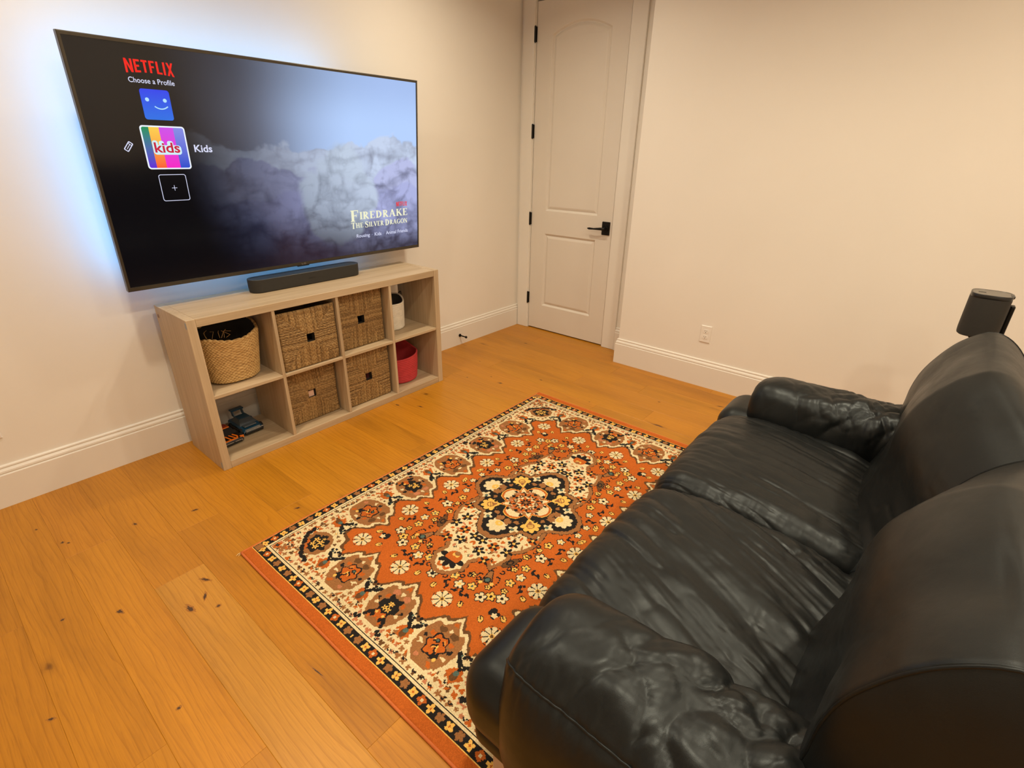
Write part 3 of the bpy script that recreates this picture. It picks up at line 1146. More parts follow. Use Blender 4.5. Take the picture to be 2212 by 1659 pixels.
def serif_glyph(c):
    """polygons of a wedge-serif capital, cap height 1; returns polys, advance"""
    t, h, s = 0.20, 0.07, 0.06          # thick, thin, serif half overhang
    def stem(x, y0=0, y1=1, w=t):
        return [rect(x, y0, x + w, y1), rect(x - s, y0, x + w + s, y0 + h), rect(x - s, y1 - h, x + w + s, y1)]
    if c == 'I': return stem(0.08), 0.36
    if c == 'F': return stem(0.08) + [rect(0.1, 1 - h, 0.62, 1), rect(0.1, 0.48, 0.48, 0.55), rect(0.56, 0.76, 0.62, 1), rect(0.43, 0.40, 0.48, 0.63)], 0.68
    if c == 'E': return stem(0.08) + [rect(0.1, 1 - h, 0.62, 1), rect(0.1, 0, 0.64, h), rect(0.1, 0.48, 0.48, 0.55), rect(0.56, 0.78, 0.62, 1), rect(0.58, 0, 0.64, 0.24), rect(0.43, 0.40, 0.48, 0.63)], 0.72
    if c == 'L': return stem(0.08) + [rect(0.1, 0, 0.60, h), rect(0.54, 0, 0.60, 0.26)], 0.66
    if c == 'T': return stem(0.27) + [rect(0.02, 1 - h, 0.72, 1), rect(0.02, 0.76, 0.08, 1), rect(0.66, 0.76, 0.72, 1)], 0.76
    if c == 'H': return stem(0.08) + stem(0.58) + [rect(0.2, 0.47, 0.6, 0.55)], 0.92
    if c == 'D': return stem(0.08) + arc(0.22, 0.5, 0.42, 0.465, -90, 90, 16, h, t * 1.1), 0.84
    if c == 'R': return stem(0.08) + arc(0.24, 0.74, 0.27, 0.225, -90, 90, 12, h, t) + strip_poly([(0.30, 0.52), (0.48, 0.25), (0.62, 0.04), (0.76, 0.03)], [t, t, t * .9, 0.05]), 0.80
    if c == 'A': return [seg((0.12, 0), (0.42, 1), 0.09), seg((0.41, 1), (0.72, 0), t), rect(0.24, 0.30, 0.6, 0.37), rect(0.0, 0, 0.26, h), rect(0.56, 0, 0.88, h)], 0.90
    if c == 'K': return stem(0.08) + [seg((0.24, 0.42), (0.66, 0.97), 0.08), seg((0.36, 0.58), (0.70, 0.03), t), rect(0.52, 1 - h, 0.78, 1), rect(0.56, 0, 0.86, h)], 0.86
    if c == 'V': return [seg((0.12, 1), (0.42, 0), t), seg((0.41, 0), (0.72, 1), 0.09), rect(-0.02, 1 - h, 0.28, 1), rect(0.58, 1 - h, 0.84, 1)], 0.84
    if c == 'N': return [rect(0.10, 0, 0.17, 1), rect(0.66, 0, 0.73, 1), seg((0.12, 0.97), (0.70, 0.03), t), rect(0.0, 0, 0.28, h), rect(0.0, 1 - h, 0.2, 1), rect(0.55, 1 - h, 0.84, 1)], 0.90
    if c == 'O': return arc(0.44, 0.5, 0.35, 0.47, 0, 360, 28, h, t * 1.1), 0.90
    if c == 'G': return arc(0.44, 0.5, 0.35, 0.47, 45, 330, 24, h, t * 1.1) + [rect(0.62, 0.05, 0.78, 0.44), rect(0.52, 0.38, 0.86, 0.44)], 0.90
    if c == 'S': return strip_poly([(0.58, 0.82), (0.48, 0.95), (0.30, 0.96), (0.15, 0.85), (0.16, 0.68), (0.33, 0.54), (0.52, 0.40), (0.58, 0.22), (0.46, 0.06), (0.26, 0.04), (0.10, 0.18)],
                                   [h, h, h * 1.2, t * .8, t, t, t, t * .8, h * 1.2, h, h]) + [rect(0.55, 0.72, 0.60, 0.98), rect(0.07, 0.02, 0.12, 0.28)], 0.70
    return [], 0.4


def serif_text(words, caps=1.25):
    """small-cap setting: first letter of each word larger"""
    polys = []; x = 0
    for w in words:
        for i, c in enumerate(w):
            g, adv = serif_glyph(c)
            s = caps if i == 0 else 1.0
            dy = -(s - 1) * 0.45 if i == 0 else 0
            for p in g:
                polys.append([(x + px_ * s, py_ * s + dy) for px_, py_ in p])
            x += (adv + 0.04) * s
        x += 0.28
    return strokes(polys)


# ------------------------------------------------------------------ television
TVW, TVH = 1.6696, 0.9657
tv = empty('television', (-0.1019, -0.1244, 0.8646), (0.074, 0, 0))
tag(tv, 'large flat television glowing on the wall above the cube shelf', 'television')


def tvp(name, mb, mat, par=tv, smooth=False, fix=True):
    return mb.build(name, mat, par, smooth, local=True, fix=fix)


bz = 0.0105
b0 = 0.018
mb = MB()
fr = [(0, 0), (TVW, 0), (TVW, TVH), (0, TVH)]
inn = [(bz, b0), (TVW - bz, b0), (TVW - bz, TVH - bz * 1.2), (bz, TVH - bz * 1.2)]
bv = 0.003
mb.rings([[(x, 0.028, z) for x, z in fr], [(x, 0.002, z) for x, z in fr],
          [(x + (bv if x == 0 else -bv), 0.0, z + (bv if z == 0 else -bv)) for x, z in fr],
          [(x, 0.0, z) for x, z in inn], [(x, 0.006, z) for x, z in inn]], False, False)
tvp('bezel', mb, 'tv_frame')
mb = MB().box(0.002, TVW - 0.002, 0.0085, 0.026, 0.002, TVH - 0.002)
mb.box(0.25, TVW - 0.25, 0.026, 0.055, 0.10, 0.62, 0.01, 2)
tvp('back_shell', mb, 'tv_shell')
mb = MB().box(TVW / 2 - 0.25, TVW / 2 + 0.25, 0.055, 0.075, 0.25, 0.30)
mb.box(TVW / 2 - 0.25, TVW / 2 + 0.25, 0.055, 0.075, 0.50, 0.55)
mb.box(TVW / 2 - 0.03, TVW / 2 + 0.03, 0.05, 0.13, 0.22, 0.58)
tvp('wall_bracket', mb, 'black_metal')
V, F = text_mesh('LG', 0.01)
mb = MB().add(fit(V, TVW / 2 - 0.012, TVW / 2 + 0.012, 0.0045, 0.0135, -0.0006), F)
tvp('maker_mark', mb, 'logo_pale', fix=False)
mb = MB().box(TVW / 2 - 0.035, TVW / 2 + 0.035, 0.004, 0.018, -0.006, 0.003, 0.002)
tvp('sensor_bar', mb, 'tv_shell')

# LED strips on the rim of the back
LEDS = [('left', [(0.045, 0.10, 0.93)]), ('top', [(0.05, 1.22, 0.925)]), ('bottom', [(0.18, 1.15, 0.05)])]
for nm_, st_r in (('led_bright', 26.0), ('led_dim', 8.0)):
    tN = NT(nm_)
    tN.base((0, 0, 0)); tN.bsdf.inputs['Emission Color'].default_value = (0.075, 0.44, 1.0, 1); tN.bsdf.inputs['Emission Strength'].default_value = st_r
    tN.m.cycles.emission_sampling = 'FRONT'
# each strip leans outward, towards the wall beyond the rim
mb = MB().add([(0.030, 0.031, 0.06), (0.045, 0.042, 0.06), (0.045, 0.042, 0.94), (0.030, 0.031, 0.94)], [(3, 2, 1, 0)])
tvp('led_strip', mb, 'led_bright', fix=False)
mb = MB().add([(0.05, 0.031, TVH - 0.03), (1.22, 0.031, TVH - 0.03), (1.22, 0.042, TVH - 0.045), (0.05, 0.042, TVH - 0.045)], [(0, 1, 2, 3)])
tvp('led_strip', mb, 'led_bright', fix=False)
mb = MB().add([(0.10, 0.031, 0.03), (1.30, 0.031, 0.03), (1.30, 0.042, 0.045), (0.10, 0.042, 0.045)], [(3, 2, 1, 0)])
tvp('led_strip', mb, 'led_dim', fix=False)

# screen picture: dark menu on the left, moonlit cloudscape on the right
su0, su1, sv0, sv1 = bz - 0.001, TVW - bz + 0.001, b0 - 0.001, TVH - bz * 1.2 + 0.001
nu, nv = 420, 240
Ug, Vg = np.meshgrid(np.linspace(su0, su1, nu), np.linspace(sv0, sv1, nv), indexing='ij')


def sst(a, b, x):
    t = np.clip((x - a) / (b - a), 0, 1)
    return t * t * (3 - 2 * t)


def billow(x, y, oct=5, seed=0):
    r = 0; a = 1.0; t_ = 0
    for i in range(oct):
        r = r + a * np.abs(vnoise(x * 2 ** i, y * 2 ** i, seed=seed + i * 13)); t_ += a; a *= 0.52
    return np.clip(r / t_ * 2.3, 0, 1.2)


def col3(c):
    return np.array(lin(c))[None, None, :]


hor = 0.50 + 0.03 * fbm(Ug * 5, Vg * 0 + 3, oct=3, seed=5)
sky_l = col3((98, 104, 124)); sky_r = col3((178, 208, 255)); sky_t = col3((150, 176, 240))
fr_ = sst(0.55, 1.25, Ug)[..., None]
img = sky_l * (1 - fr_) + sky_r * fr_
img = img * (1 - 0.35 * sst(0.70, 0.95, Vg)[..., None]) + sky_t * 0.25 * (sst(0.70, 0.95, Vg) * sst(0.8, 1.5, Ug))[..., None]
wx = Ug + 0.03 * fbm(Ug * 7, Vg * 7, oct=3, seed=31); wy = Vg + 0.03 * fbm(Ug * 7, Vg * 7, oct=3, seed=41)
bil = billow(wx * 6, wy * 9, 5, 12)
bil2 = billow(wx * 11 + 4, wy * 14, 4, 52)
edgec = Vg + 0.09 * (bil - 0.7) + 0.05 * fbm(Ug * 3, Vg * 2, oct=3, seed=77)
# far cloud bank, then nearer banks lower down
for base_v, lo_, hi_, sd, dep in ((0.60, (120, 128, 150), (196, 212, 240), 3, 0.05), (0.47, (70, 78, 108), (182, 190, 232), 9, 0.12), (0.36, (46, 52, 84), (170, 178, 226), 21, 0.14)):
    n1 = billow(wx * 5 + sd, wy * 8, 5, sd)
    topv = base_v + 0.11 * fbm(Ug * 3.2 + sd, Vg * 0.5, oct=4, seed=sd + 1) + 0.05 * (n1 - 0.6)
    msk = sst(0.0, 0.02, topv - Vg)[..., None]
    lit = np.clip(0.5 * n1 + 0.35 * bil2 + 1.1 * (Vg - topv + 0.16), 0, 1)[..., None]
    lit = lit ** 1.4 * (0.35 + 0.65 * sst(0.6, 1.45, Ug))[..., None]
    cc = col3(lo_) * (1 - lit) + col3(hi_) * lit
    img = img * (1 - msk) + cc * msk
# a large pale cumulus tower in the middle right
cu_ = ((Ug - 1.10) / 0.23) ** 2 + ((Vg - 0.36) / 0.26) ** 2 + 0.55 * fbm(wx * 6, wy * 6, oct=5, seed=90)
mk = (sst(1.15, 0.75, cu_) * 0.9)[..., None]
li = np.clip(0.25 + 0.6 * bil2 * 0.6 + 0.5 * (Ug - 1.0) * 2 + 0.9 * (Vg - 0.36), 0, 1)[..., None]
img = img * (1 - mk) + (col3((84, 94, 112)) * (1 - li) + col3((190, 206, 228)) * li) * mk
# fade to the dark menu side and bottom
fade = sst(0.30, 0.95, Ug + 0.10 * (Vg - 0.5) + 0.02 * fbm(Ug * 4, Vg * 4, oct=3, seed=66))
fade = np.maximum(fade, 0.0)
low = sst(0.02, 0.36, Vg + 0.13 * sst(0.9, 1.6, Ug))
dark_low = col3((8, 9, 28))
img = img * low[..., None] + (dark_low * 1.4 + img * 0.10) * (1 - low[..., None])
img = img * fade[..., None] + col3((5, 5, 9)) * (1 - fade[..., None])
img = np.clip(img, 0, 1)
Vs = np.stack([Ug, np.full_like(Ug, 0.004), Vg], -1).reshape(-1, 3)
F = [(i * nv + j, (i + 1) * nv + j, (i + 1) * nv + j + 1, i * nv + j + 1) for i in range(nu - 1) for j in range(nv - 1)]
screen = mesh_obj('screen', Vs, F, 'screen_picture', tv, local=True)
tag(screen, 'lit screen with a dark profile menu beside a cloudy sky')
ca_ = screen.data.color_attributes.new('Col', 'FLOAT_COLOR', 'POINT')
ca_.data.foreach_set('color', np.concatenate([img.reshape(-1, 3), np.ones((nu * nv, 1))], 1).astype(np.float32).ravel())

emis('px_red', lin((240, 30, 24)))
emis('px_white', lin((214, 218, 245)))
emis('px_pure', lin((238, 246, 255)))
emis('px_face', lin((178, 226, 252)))
emis('px_grey', lin((120, 130, 165)))
emis('px_black', lin((3, 3, 10)))
emis('px_cream', lin((240, 240, 205)))
emis('px_kids_red', lin((200, 20, 60)))
emis('px_kids_white', lin((205, 240, 248)))


def grad_mat(name, c0, c1, z0, z1):
    t = NT(name)
    t.base((0, 0, 0)); t.set(Roughness=0.25)
    tc = t.n('ShaderNodeTexCoord'); sp = t.n('ShaderNodeSeparateXYZ')
    t.l(tc.outputs['Object'], sp.inputs[0])
    mr = t.n('ShaderNodeMapRange'); mr.inputs['From Min'].default_value = z0; mr.inputs['From Max'].default_value = z1
    t.l(sp.outputs['Z'], mr.inputs['Value'])
    t.l(t.ramp(mr.outputs[0], [(0, lin(c0)), (1, lin(c1))]), t.bsdf.inputs['Emission Color'])
    t.bsdf.inputs['Emission Strength'].default_value = 1.0
    t.m.cycles.emission_sampling = 'NONE'


def rrect(u0, u1, v0, v1, r, n=6):
    P = []
    for cx, cz, a0 in ((u1 - r, v0 + r, -90), (u1 - r, v1 - r, 0), (u0 + r, v1 - r, 90), (u0 + r, v0 + r, 180)):
        for i in range(n + 1):
            a = math.radians(a0 + 90 * i / n)
            P.append((cx + r * math.cos(a), cz + r * math.sin(a)))
    return P


def flat(P, d):
    return [(x, d, z) for x, z in P], [tuple(range(len(P)))]


def scr(name, V, F, mat, par=screen):
    mb = MB().add(V, F)
    return tvp(name, mb, mat, par, fix=False)


def frame(name, outer, inner, d, mat):
    n = len(outer)
    V = [(x, d, z) for x, z in outer] + [(x, d, z) for x, z in inner]
    F = [(i, (i + 1) % n, (i + 1) % n + n, i + n) for i in range(n)]
    return scr(name, V, F, mat)


D1, D2, D3, D4 = 0.0034, 0.0031, 0.0028, 0.0025


def brand_word(u0, u1, v0, v1, d, name, mat):
    sw = 0.17
    G = {'N': ([rect(0, 0, sw, 1), rect(.43, 0, .6, 1), [(0, 1), (0.17, 1), (.6, 0), (.43, 0)]], .6),
         'E': ([rect(0, 0, sw, 1), rect(0, .84, .46, 1), rect(0, .43, .40, .58), rect(0, 0, .46, .15)], .46),
         'T': ([rect(.155, 0, .325, 1), rect(0, .84, .48, 1)], .48),
         'F': ([rect(0, 0, sw, 1), rect(0, .84, .44, 1), rect(0, .43, .38, .58)], .44),
         'L': ([rect(0, 0, sw, 1), rect(0, 0, .43, .15)], .43),
         'I': ([rect(0, 0, sw, 1)], .17),
         'X': ([[(0, 1), (.17, 1), (.56, 0), (.39, 0)], [(.39, 1), (.56, 1), (.17, 0), (0, 0)]], .56)}
    polys = []; x = 0
    for c_ in 'NETFLIX':
        g, a = G[c_]
        polys += [[(x + p, q) for p, q in poly] for poly in g]
        x += a + 0.115
    tot = x - 0.115
    out = []
    for poly in polys:
        q = []
        for p, z in poly:
            s = p / tot
            lift = 0.13 * (1 - (2 * s - 1) ** 2)
            q.append((p, lift + z * (1 - lift)))
        out.append(q)
    V, F = strokes(out)
    return scr(name, fit(V, u0, u1, v0, v1, d), F, mat)


brand_word(0.190, 0.362, 0.853, 0.902, D1, 'brand_title', 'px_red')
V, F = text_mesh('Choose a Profile', 0.008)
scr('menu_heading', fit(V, 0.191, 0.356, 0.821, 0.840, D1), F, 'px_white')
# blue profile tile
grad_mat('px_blue', (36, 112, 226), (44, 66, 232), 0.69, 0.80)
V, F = flat(rrect(0.220, 0.327, 0.691, 0.802, 0.010), D1)
tile = scr('profile_tile', V, F, 'px_blue')
for cx in (0.2415, 0.306):
    V, F = flat([(cx + 0.0072 * math.cos(a * math.pi / 8), 0.764 + 0.0072 * math.sin(a * math.pi / 8)) for a in range(16)], D2)
    scr('tile_dot', V, F, 'px_face')
P = [(0.264 + 0.049 * s, 0.7415 - 0.0095 * (1 - (2 * s - 0.95) ** 2)) for s in [i / 12 for i in range(13)]]
V, F = strokes(strip_poly(P, [0.0042] * 13))
scr('tile_curve', np.stack([V[:, 0], np.full(len(V), D2), V[:, 1]], -1), F, 'px_face')
# kids tile
V, F = flat(rrect(0.190, 0.359, 0.501, 0.669, 0.012), D1)
scr('tile_border', V, F, 'px_pure')
grad_mat('px_s1', (96, 40, 214), (14, 142, 84), 0.508, 0.663)
grad_mat('px_s2', (250, 92, 54), (250, 206, 78), 0.508, 0.663)
grad_mat('px_s3', (244, 34, 196), (204, 78, 232), 0.508, 0.663)
grad_mat('px_s4', (40, 76, 204), (132, 140, 228), 0.508, 0.663)
ss = [0.1955, 0.2225, 0.2605, 0.3145, 0.3535]
for i in range(4):
    P = rrect(0.1955, 0.3535, 0.5065, 0.6635, 0.008)
    a, b = ss[i], ss[i + 1]
    Q = [(min(max(x, a), b), z) for x, z in P]
    R_ = []
    for q in Q:
        if not R_ or (abs(q[0] - R_[-1][0]) + abs(q[1] - R_[-1][1]) > 1e-6):
            R_.append(q)
    if i in (1, 2):
        R_ = rect(a, 0.5065, b, 0.6635)
    V, F = flat(R_, D2)
    scr('tile_stripe', V, F, 'px_s%d' % (i + 1))
V, F = text_mesh('kids', 0.02)
def kids_fit(V, u0, u1, v0, v1, d):
    return fit(V, u0, u1, v0, v1, d)
V2, F2 = text_mesh('kids', 0.115)
mn, mx = V.min(0), V.max(0)
sx_, sy_ = (0.3255 - 0.229) / (mx[0] - mn[0]), (0.606 - 0.566) / (mx[1] - mn[1])
W1 = np.stack([0.229 + (V[:, 0] - mn[0]) * sx_, np.full(len(V), D4), 0.566 + (V[:, 1] - mn[1]) * sy_], -1)
V, F = flat(rrect(0.2235, 0.3315, 0.5585, 0.5955, 0.012), D3)
scr('tile_word_edge', V, F, 'px_kids_white')
V, F = flat(rrect(0.2235, 0.245, 0.560, 0.613, 0.009), D3 + 0.00005)
scr('tile_word_edge', V, F, 'px_kids_white')
V, F = flat(rrect(0.249, 0.268, 0.575, 0.612, 0.008), D3 + 0.00005)
scr('tile_word_edge', V, F, 'px_kids_white')
V, F = flat(rrect(0.280, 0.303, 0.575, 0.612, 0.008), D3 + 0.00005)
scr('tile_word_edge', V, F, 'px_kids_white')
V, F = text_mesh('kids', 0.03)
scr('tile_word', W1 if len(W1) == len(V) else fit(V, 0.229, 0.3255, 0.566, 0.606, D4), F, 'px_kids_red')
V, F = text_mesh('Kids', 0.02)
scr('profile_name', fit(V, 0.384, 0.459, 0.5695, 0.5995, D1), F, 'px_white')
# add-profile tile
frame('add_tile', rrect(0.219, 0.327, 0.371, 0.480, 0.009), rrect(0.2215, 0.3245, 0.3735, 0.4775, 0.007), D1, 'px_white')
V, F = strokes([rect(0.262, 0.4235, 0.283, 0.4255), rect(0.2715, 0.4135, 0.2735, 0.4355)])
scr('add_mark', np.stack([V[:, 0], np.full(len(V), D1), V[:, 1]], -1), F, 'px_white')
# pencil mark
def rot2(P, cx, cz, a):
    return [(cx + x * math.cos(a) - z * math.sin(a), cz + x * math.sin(a) + z * math.cos(a)) for x, z in P]
frame('edit_mark', rot2(rrect(-0.0195, 0.0195, -0.0095, 0.0095, 0.004), 0.1365, 0.588, 0.92), rot2(rrect(-0.016, 0.016, -0.006, 0.006, 0.003), 0.1365, 0.588, 0.92), D1, 'px_white')
V, F = strokes([rot2(rect(-0.012, -0.0012, 0.009, 0.0012), 0.1365, 0.588, 0.92), rot2(rect(0.009, -0.008, 0.0115, 0.008), 0.1365, 0.588, 0.92)])
scr('edit_line', np.stack([V[:, 0], np.full(len(V), D1), V[:, 1]], -1), F, 'px_white')
# film title block
brand_word(1.491, 1.575, 0.270, 0.298, D1, 'title_brand', 'px_red')
V, F = serif_text(['FIREDRAKE'], 1.5)
scr('title_line', fit(V, 1.158, 1.576, 0.205, 0.268, D1), F, 'px_cream')
V, F = serif_text(['THE', 'SILVER', 'DRAGON'], 1.3)
scr('title_line', fit(V, 1.158, 1.576, 0.164, 0.200, D1), F, 'px_cream')
V, F = text_mesh('Rousing', 0.01); scr('genre_word', fit(V, 1.190, 1.283, 0.104, 0.130, D1), F, 'px_white')
V, F = text_mesh('Kids', 0.01); scr('genre_word', fit(V, 1.319, 1.369, 0.109, 0.130, D1), F, 'px_white')
V, F = text_mesh('Animal Friends', 0.01); scr('genre_word', fit(V, 1.404, 1.577, 0.109, 0.130, D1), F, 'px_white')
for cx in (1.301, 1.3865):
    V, F = flat([(cx + 0.0035 * math.cos(a * math.pi / 6), 0.1195 + 0.0035 * math.sin(a * math.pi / 6)) for a in range(12)], D1)
    scr('genre_dot', V, F, 'px_grey')

# ------------------------------------------------------------------ soundbar
sbx, sby, sbz = 0.7325, -0.140, SH
sb = empty('soundbar', (sbx, sby, sbz))
tag(sb, 'black rounded soundbar on top of the cube shelf', 'soundbar')


def stadium(hx, hy, z, n=14):
    P = []
    for s in (1, -1):
        for i in range(n + 1):
            a = math.radians(-90 + 180 * i / n) if s == 1 else math.radians(90 + 180 * i / n)
            P.append((sbx + s * (hx - hy) + hy * math.cos(a), sby + hy * math.sin(a), z))
    return P


R = [stadium(0.318, 0.047, sbz + 0.0005), stadium(0.3235, 0.0505, sbz + 0.004), stadium(0.3255, 0.0515, sbz + 0.030), stadium(0.3255, 0.0515, sbz + 0.0655)]
shade_auto(MB().rings(R).build('fabric_band', 'speaker_fabric', sb), 35)
R = [stadium(0.3258, 0.0518, sbz + 0.0655), stadium(0.3258, 0.0518, sbz + 0.0672), stadium(0.3245, 0.0505, sbz + 0.0685), stadium(0.312, 0.038, sbz + 0.0680), stadium(0.311, 0.037, sbz + 0.0665), stadium(0.10, 0.03, sbz + 0.0663)]
shade_auto(MB().rings(R, False, True).build('top_plate', 'speaker_top', sb), 35)
V, F = text_mesh('SONOS', 0.01)
mb = MB().add(fit(V, sbx - 0.02, sbx + 0.02, sbz + 0.032, sbz + 0.0395, sby - 0.0523), F)
mb.build('maker_mark', 'toy_black', sb, fix=False)


# ------------------------------------------------------------------ outlets, switch, door stop
def outlet(loc, rz, label):
    root = empty('wall_outlet', loc, (0, 0, rz))
    tag(root, label, 'outlet')
    def B(name, mb, mat, par=root):
        return mb.build(name, mat, par, local=True)
    P0 = [(-0.035, -0.0575), (0.035, -0.0575), (0.035, 0.0575), (-0.035, 0.0575)]
    pl = B('cover_plate', MB().rings([[(x, -0.0002, z) for x, z in P0], [(x, -0.003, z) for x, z in P0], [(x * .91, -0.0065, z * .945) for x, z in P0]]), 'white_plastic')
    for s in (-1, 1):
        cz = s * 0.0195
        P = []
        for i in range(24):
            a = 2 * math.pi * i / 24
            P.append((0.0172 * math.cos(a), max(-0.0135, min(0.0135, 0.0172 * math.sin(a))) + cz))
        r = B('receptacle', MB().rings([[(x, -0.0065, z) for x, z in P], [(x, -0.0085, z) for x, z in P]]), 'white_plastic')
        mb = MB().box(-0.0072, -0.0052, -0.0088, -0.0084, cz - 0.0005, cz + 0.0075)
        mb.box(0.0050, 0.0070, -0.0088, -0.0084, cz + 0.0005, cz + 0.0075)
        mb.tube([(0, -0.0084, cz - 0.0065), (0, -0.0088, cz - 0.0065)], 0.0026, 8)
        B('slots', mb, 'slot_dark', r)
    B('screw', MB().tube([(0, -0.0064, 0), (0, -0.0078, 0)], 0.0024, 10), 'white_plastic')
    return root


outlet((XR, -1.776, 0.369), -math.pi / 2, 'white duplex wall outlet above the baseboard on the right wall')
outlet((-0.693, YW, 0.369), 0, 'white wall outlet cut by the left edge, above the baseboard')
sw = empty('light_switch', (2.644, YJ, 1.205))
tag(sw, 'white rocker light switch seen edge-on at the wall corner by the door', 'switch')
MB().box(2.609, 2.679, YJ, YJ + 0.006, 1.148, 1.262, 0.002).build('cover_plate', 'white_plastic', sw)
MB().box(2.627, 2.661, YJ + 0.006, YJ + 0.011, 1.172, 1.238, 0.002).build('rocker', 'white_plastic', sw)
ds = empty('door_stop', (2.063, YW - 0.018, 0.08))
tag(ds, 'small black door stop screwed to the left baseboard', 'door stop')
yb_ = YW - 0.018
MB().tube([(2.063, yb_ + 0.001, 0.080), (2.063, yb_ - 0.006, 0.080)], 0.0125, 16).build('mount_plate', 'black_metal', ds)
MB().tube([(2.063, yb_ - 0.005, 0.080), (2.063, yb_ - 0.02, 0.080), (2.063, yb_ - 0.066, 0.080)], [0.0085, 0.0055, 0.005], 12).build('rod', 'black_metal', ds, smooth=True)
MB().tube([(2.063, yb_ - 0.064, 0.080), (2.063, yb_ - 0.068, 0.080), (2.063, yb_ - 0.078, 0.080), (2.063, yb_ - 0.080, 0.080)], [0.007, 0.0095, 0.0095, 0.007], 12).build('bumper_tip', 'black_metal', ds)

# ------------------------------------------------------------------ patterned rug
RL, RW, RC = 1950.0, 1312.0, 3.0           # mm
na_, nb_ = 325, 219                         # knots in one quarter
Aq, Bq = np.meshgrid((np.arange(na_) + 0.5) * RC, (np.arange(nb_) + 0.5) * (RW / 2 / nb_), indexing='ij')
PAL = {'rust': (0.48, 0.112, 0.016), 'cream': (0.70, 0.575, 0.335), 'black': (0.016, 0.014, 0.013), 'brown': (0.30, 0.130, 0.045),
       'dbrown': (0.13, 0.060, 0.022), 'ochre': (0.78, 0.46, 0.105), 'teal': (0.085, 0.135, 0.115), 'pink': (0.48, 0.18, 0.085), 'edge': (0.55, 0.16, 0.030)}
PN = list(PAL)
PI = {n: i for i, n in enumerate(PN)}
img_r = np.full(Aq.shape, PI['rust'], int)


def paint(mask, c):
    img_r[mask] = PI[c]


def loc2(cx, cy, ang=0.0):
    x, y = Aq - cx, Bq - cy
    if ang:
        ca, sa = math.cos(ang), math.sin(ang)
        x, y = x * ca + y * sa, -x * sa + y * ca
    return x, y


def ell(cx, cy, rx, ry, ang=0.0):
    x, y = loc2(cx, cy, ang)
    return (x / rx) ** 2 + (y / ry) ** 2 < 1


def petals(cx, cy, r, n, ang=0.0, depth=0.45, sharp=1.0):
    x, y = loc2(cx, cy)
    t = np.arctan2(y, x) - ang
    rr_ = np.hypot(x, y)
    return rr_ < r * (1 - depth + depth * np.abs(np.cos(t * n / 2)) ** sharp)


def line(pts, w):
    m = np.zeros(Aq.shape, bool)
    for (ax, ay), (bx, by) in zip(pts[:-1], pts[1:]):
        dx, dy = bx - ax, by - ay
        L2 = dx * dx + dy * dy + 1e-9
        t = np.clip(((Aq - ax) * dx + (Bq - ay) * dy) / L2, 0, 1)
        m |= np.hypot(Aq - ax - t * dx, Bq - ay - t * dy) < w / 2
    return m


def sdpoly(P):
    """signed distance to polygon (negative inside)"""
    d = np.full(Aq.shape, 1e9); ins = np.zeros(Aq.shape, bool)
    n = len(P)
    for i in range(n):
        (ax, ay), (bx, by) = P[i], P[(i + 1) % n]
        dx, dy = bx - ax, by - ay
        t = np.clip(((Aq - ax) * dx + (Bq - ay) * dy) / (dx * dx + dy * dy + 1e-9), 0, 1)
        d = np.minimum(d, np.hypot(Aq - ax - t * dx, Bq - ay - t * dy))
        c = ((ay > Bq) != (by > Bq)) & (Aq < (bx - ax) * (Bq - ay) / (by - ay + 1e-12) + ax)
        ins ^= c
    return np.where(ins, -d, d)


def sflower(cx, cy, r, n, c, core, ang=0.0, rim=None):
    if rim:
        paint(petals(cx, cy, r + 4, n, ang, 0.35), rim)
    paint(petals(cx, cy, r, n, ang, 0.5), c)
    if core:
        paint(ell(cx, cy, r * 0.30, r * 0.30), core)


def leaf(cx, cy, L, w, ang, c, core=None):
    x, y = loc2(cx, cy, ang)
    m = (np.abs(x) < L) & (np.abs(y) < w * (1 - (x / L) ** 2))
    paint(m, c)
    if core:
        paint((np.abs(x) < L * .5) & (np.abs(y) < w * .35), core)


def sprig(cx, cy, ang, c, s=1.0):
    x, y = loc2(cx, cy, ang)
    x, y = x / s, y / s
    m = (np.abs(y - 4 * np.sin(x / 9)) < 3.4) & (np.abs(x) < 24)
    m |= ((x - 10) / 9) ** 2 + ((y - 9) / 5) ** 2 < 1
    m |= ((x + 6) / 9) ** 2 + ((y + 9) / 5) ** 2 < 1
    m |= ((x - 22) / 6) ** 2 + ((y + 5) / 6) ** 2 < 1
    paint(m, c)


jag = 5.0 * vnoise(Aq / 9.0, Bq / 9.0, seed=3)
Ds, Dl = Aq - 42.0, Bq - 8.0
VA = [352 + 248.5 * k_ for k_ in range(-1, 4)]     # valleys along the length
VB = [300 + 237.0 * k_ for k_ in range(-1, 3)]     # valleys along the width


def scallop(al, v0, per):
    p = np.abs(((al - v0) / per) % 1.0 - 0.5) * 2          # 0 tip .. 1 valley
    return np.interp(p, [0, .07, .16, .30, .42, .55, .68, .80, .92, 1.0], [300, 292, 272, 256, 262, 252, 228, 212, 196, 188]), p


scl, pl_ = scallop(Aq, 352, 248.5)
scs, ps_ = scallop(Bq, 300, 237.0)
okl = Aq > 340
oks = Bq > 285
inb = np.zeros(Aq.shape, bool); dbl = np.full(Aq.shape, 1e9)
fl = np.where(okl, Dl - scl, Dl - 180)
fs = np.where(oks, Ds - scs, Ds - 205)
corner = ((Aq - 250) / 112 + (Bq - 186) / 116 - 1) * 80
corner = np.where((Aq < 362) & (Bq < 302), corner + 9 * np.cos((Aq - Bq) / 16.0), 1e9)
F_ = np.minimum(np.minimum(fl, fs), corner)
F_ = F_ + jag * 0.7
# field ground sprinkled lightly, then border
paint((F_ < 15) & (F_ >= 0), 'dbrown')
paint(F_ < 0, 'cream')
rg = random.Random(11)
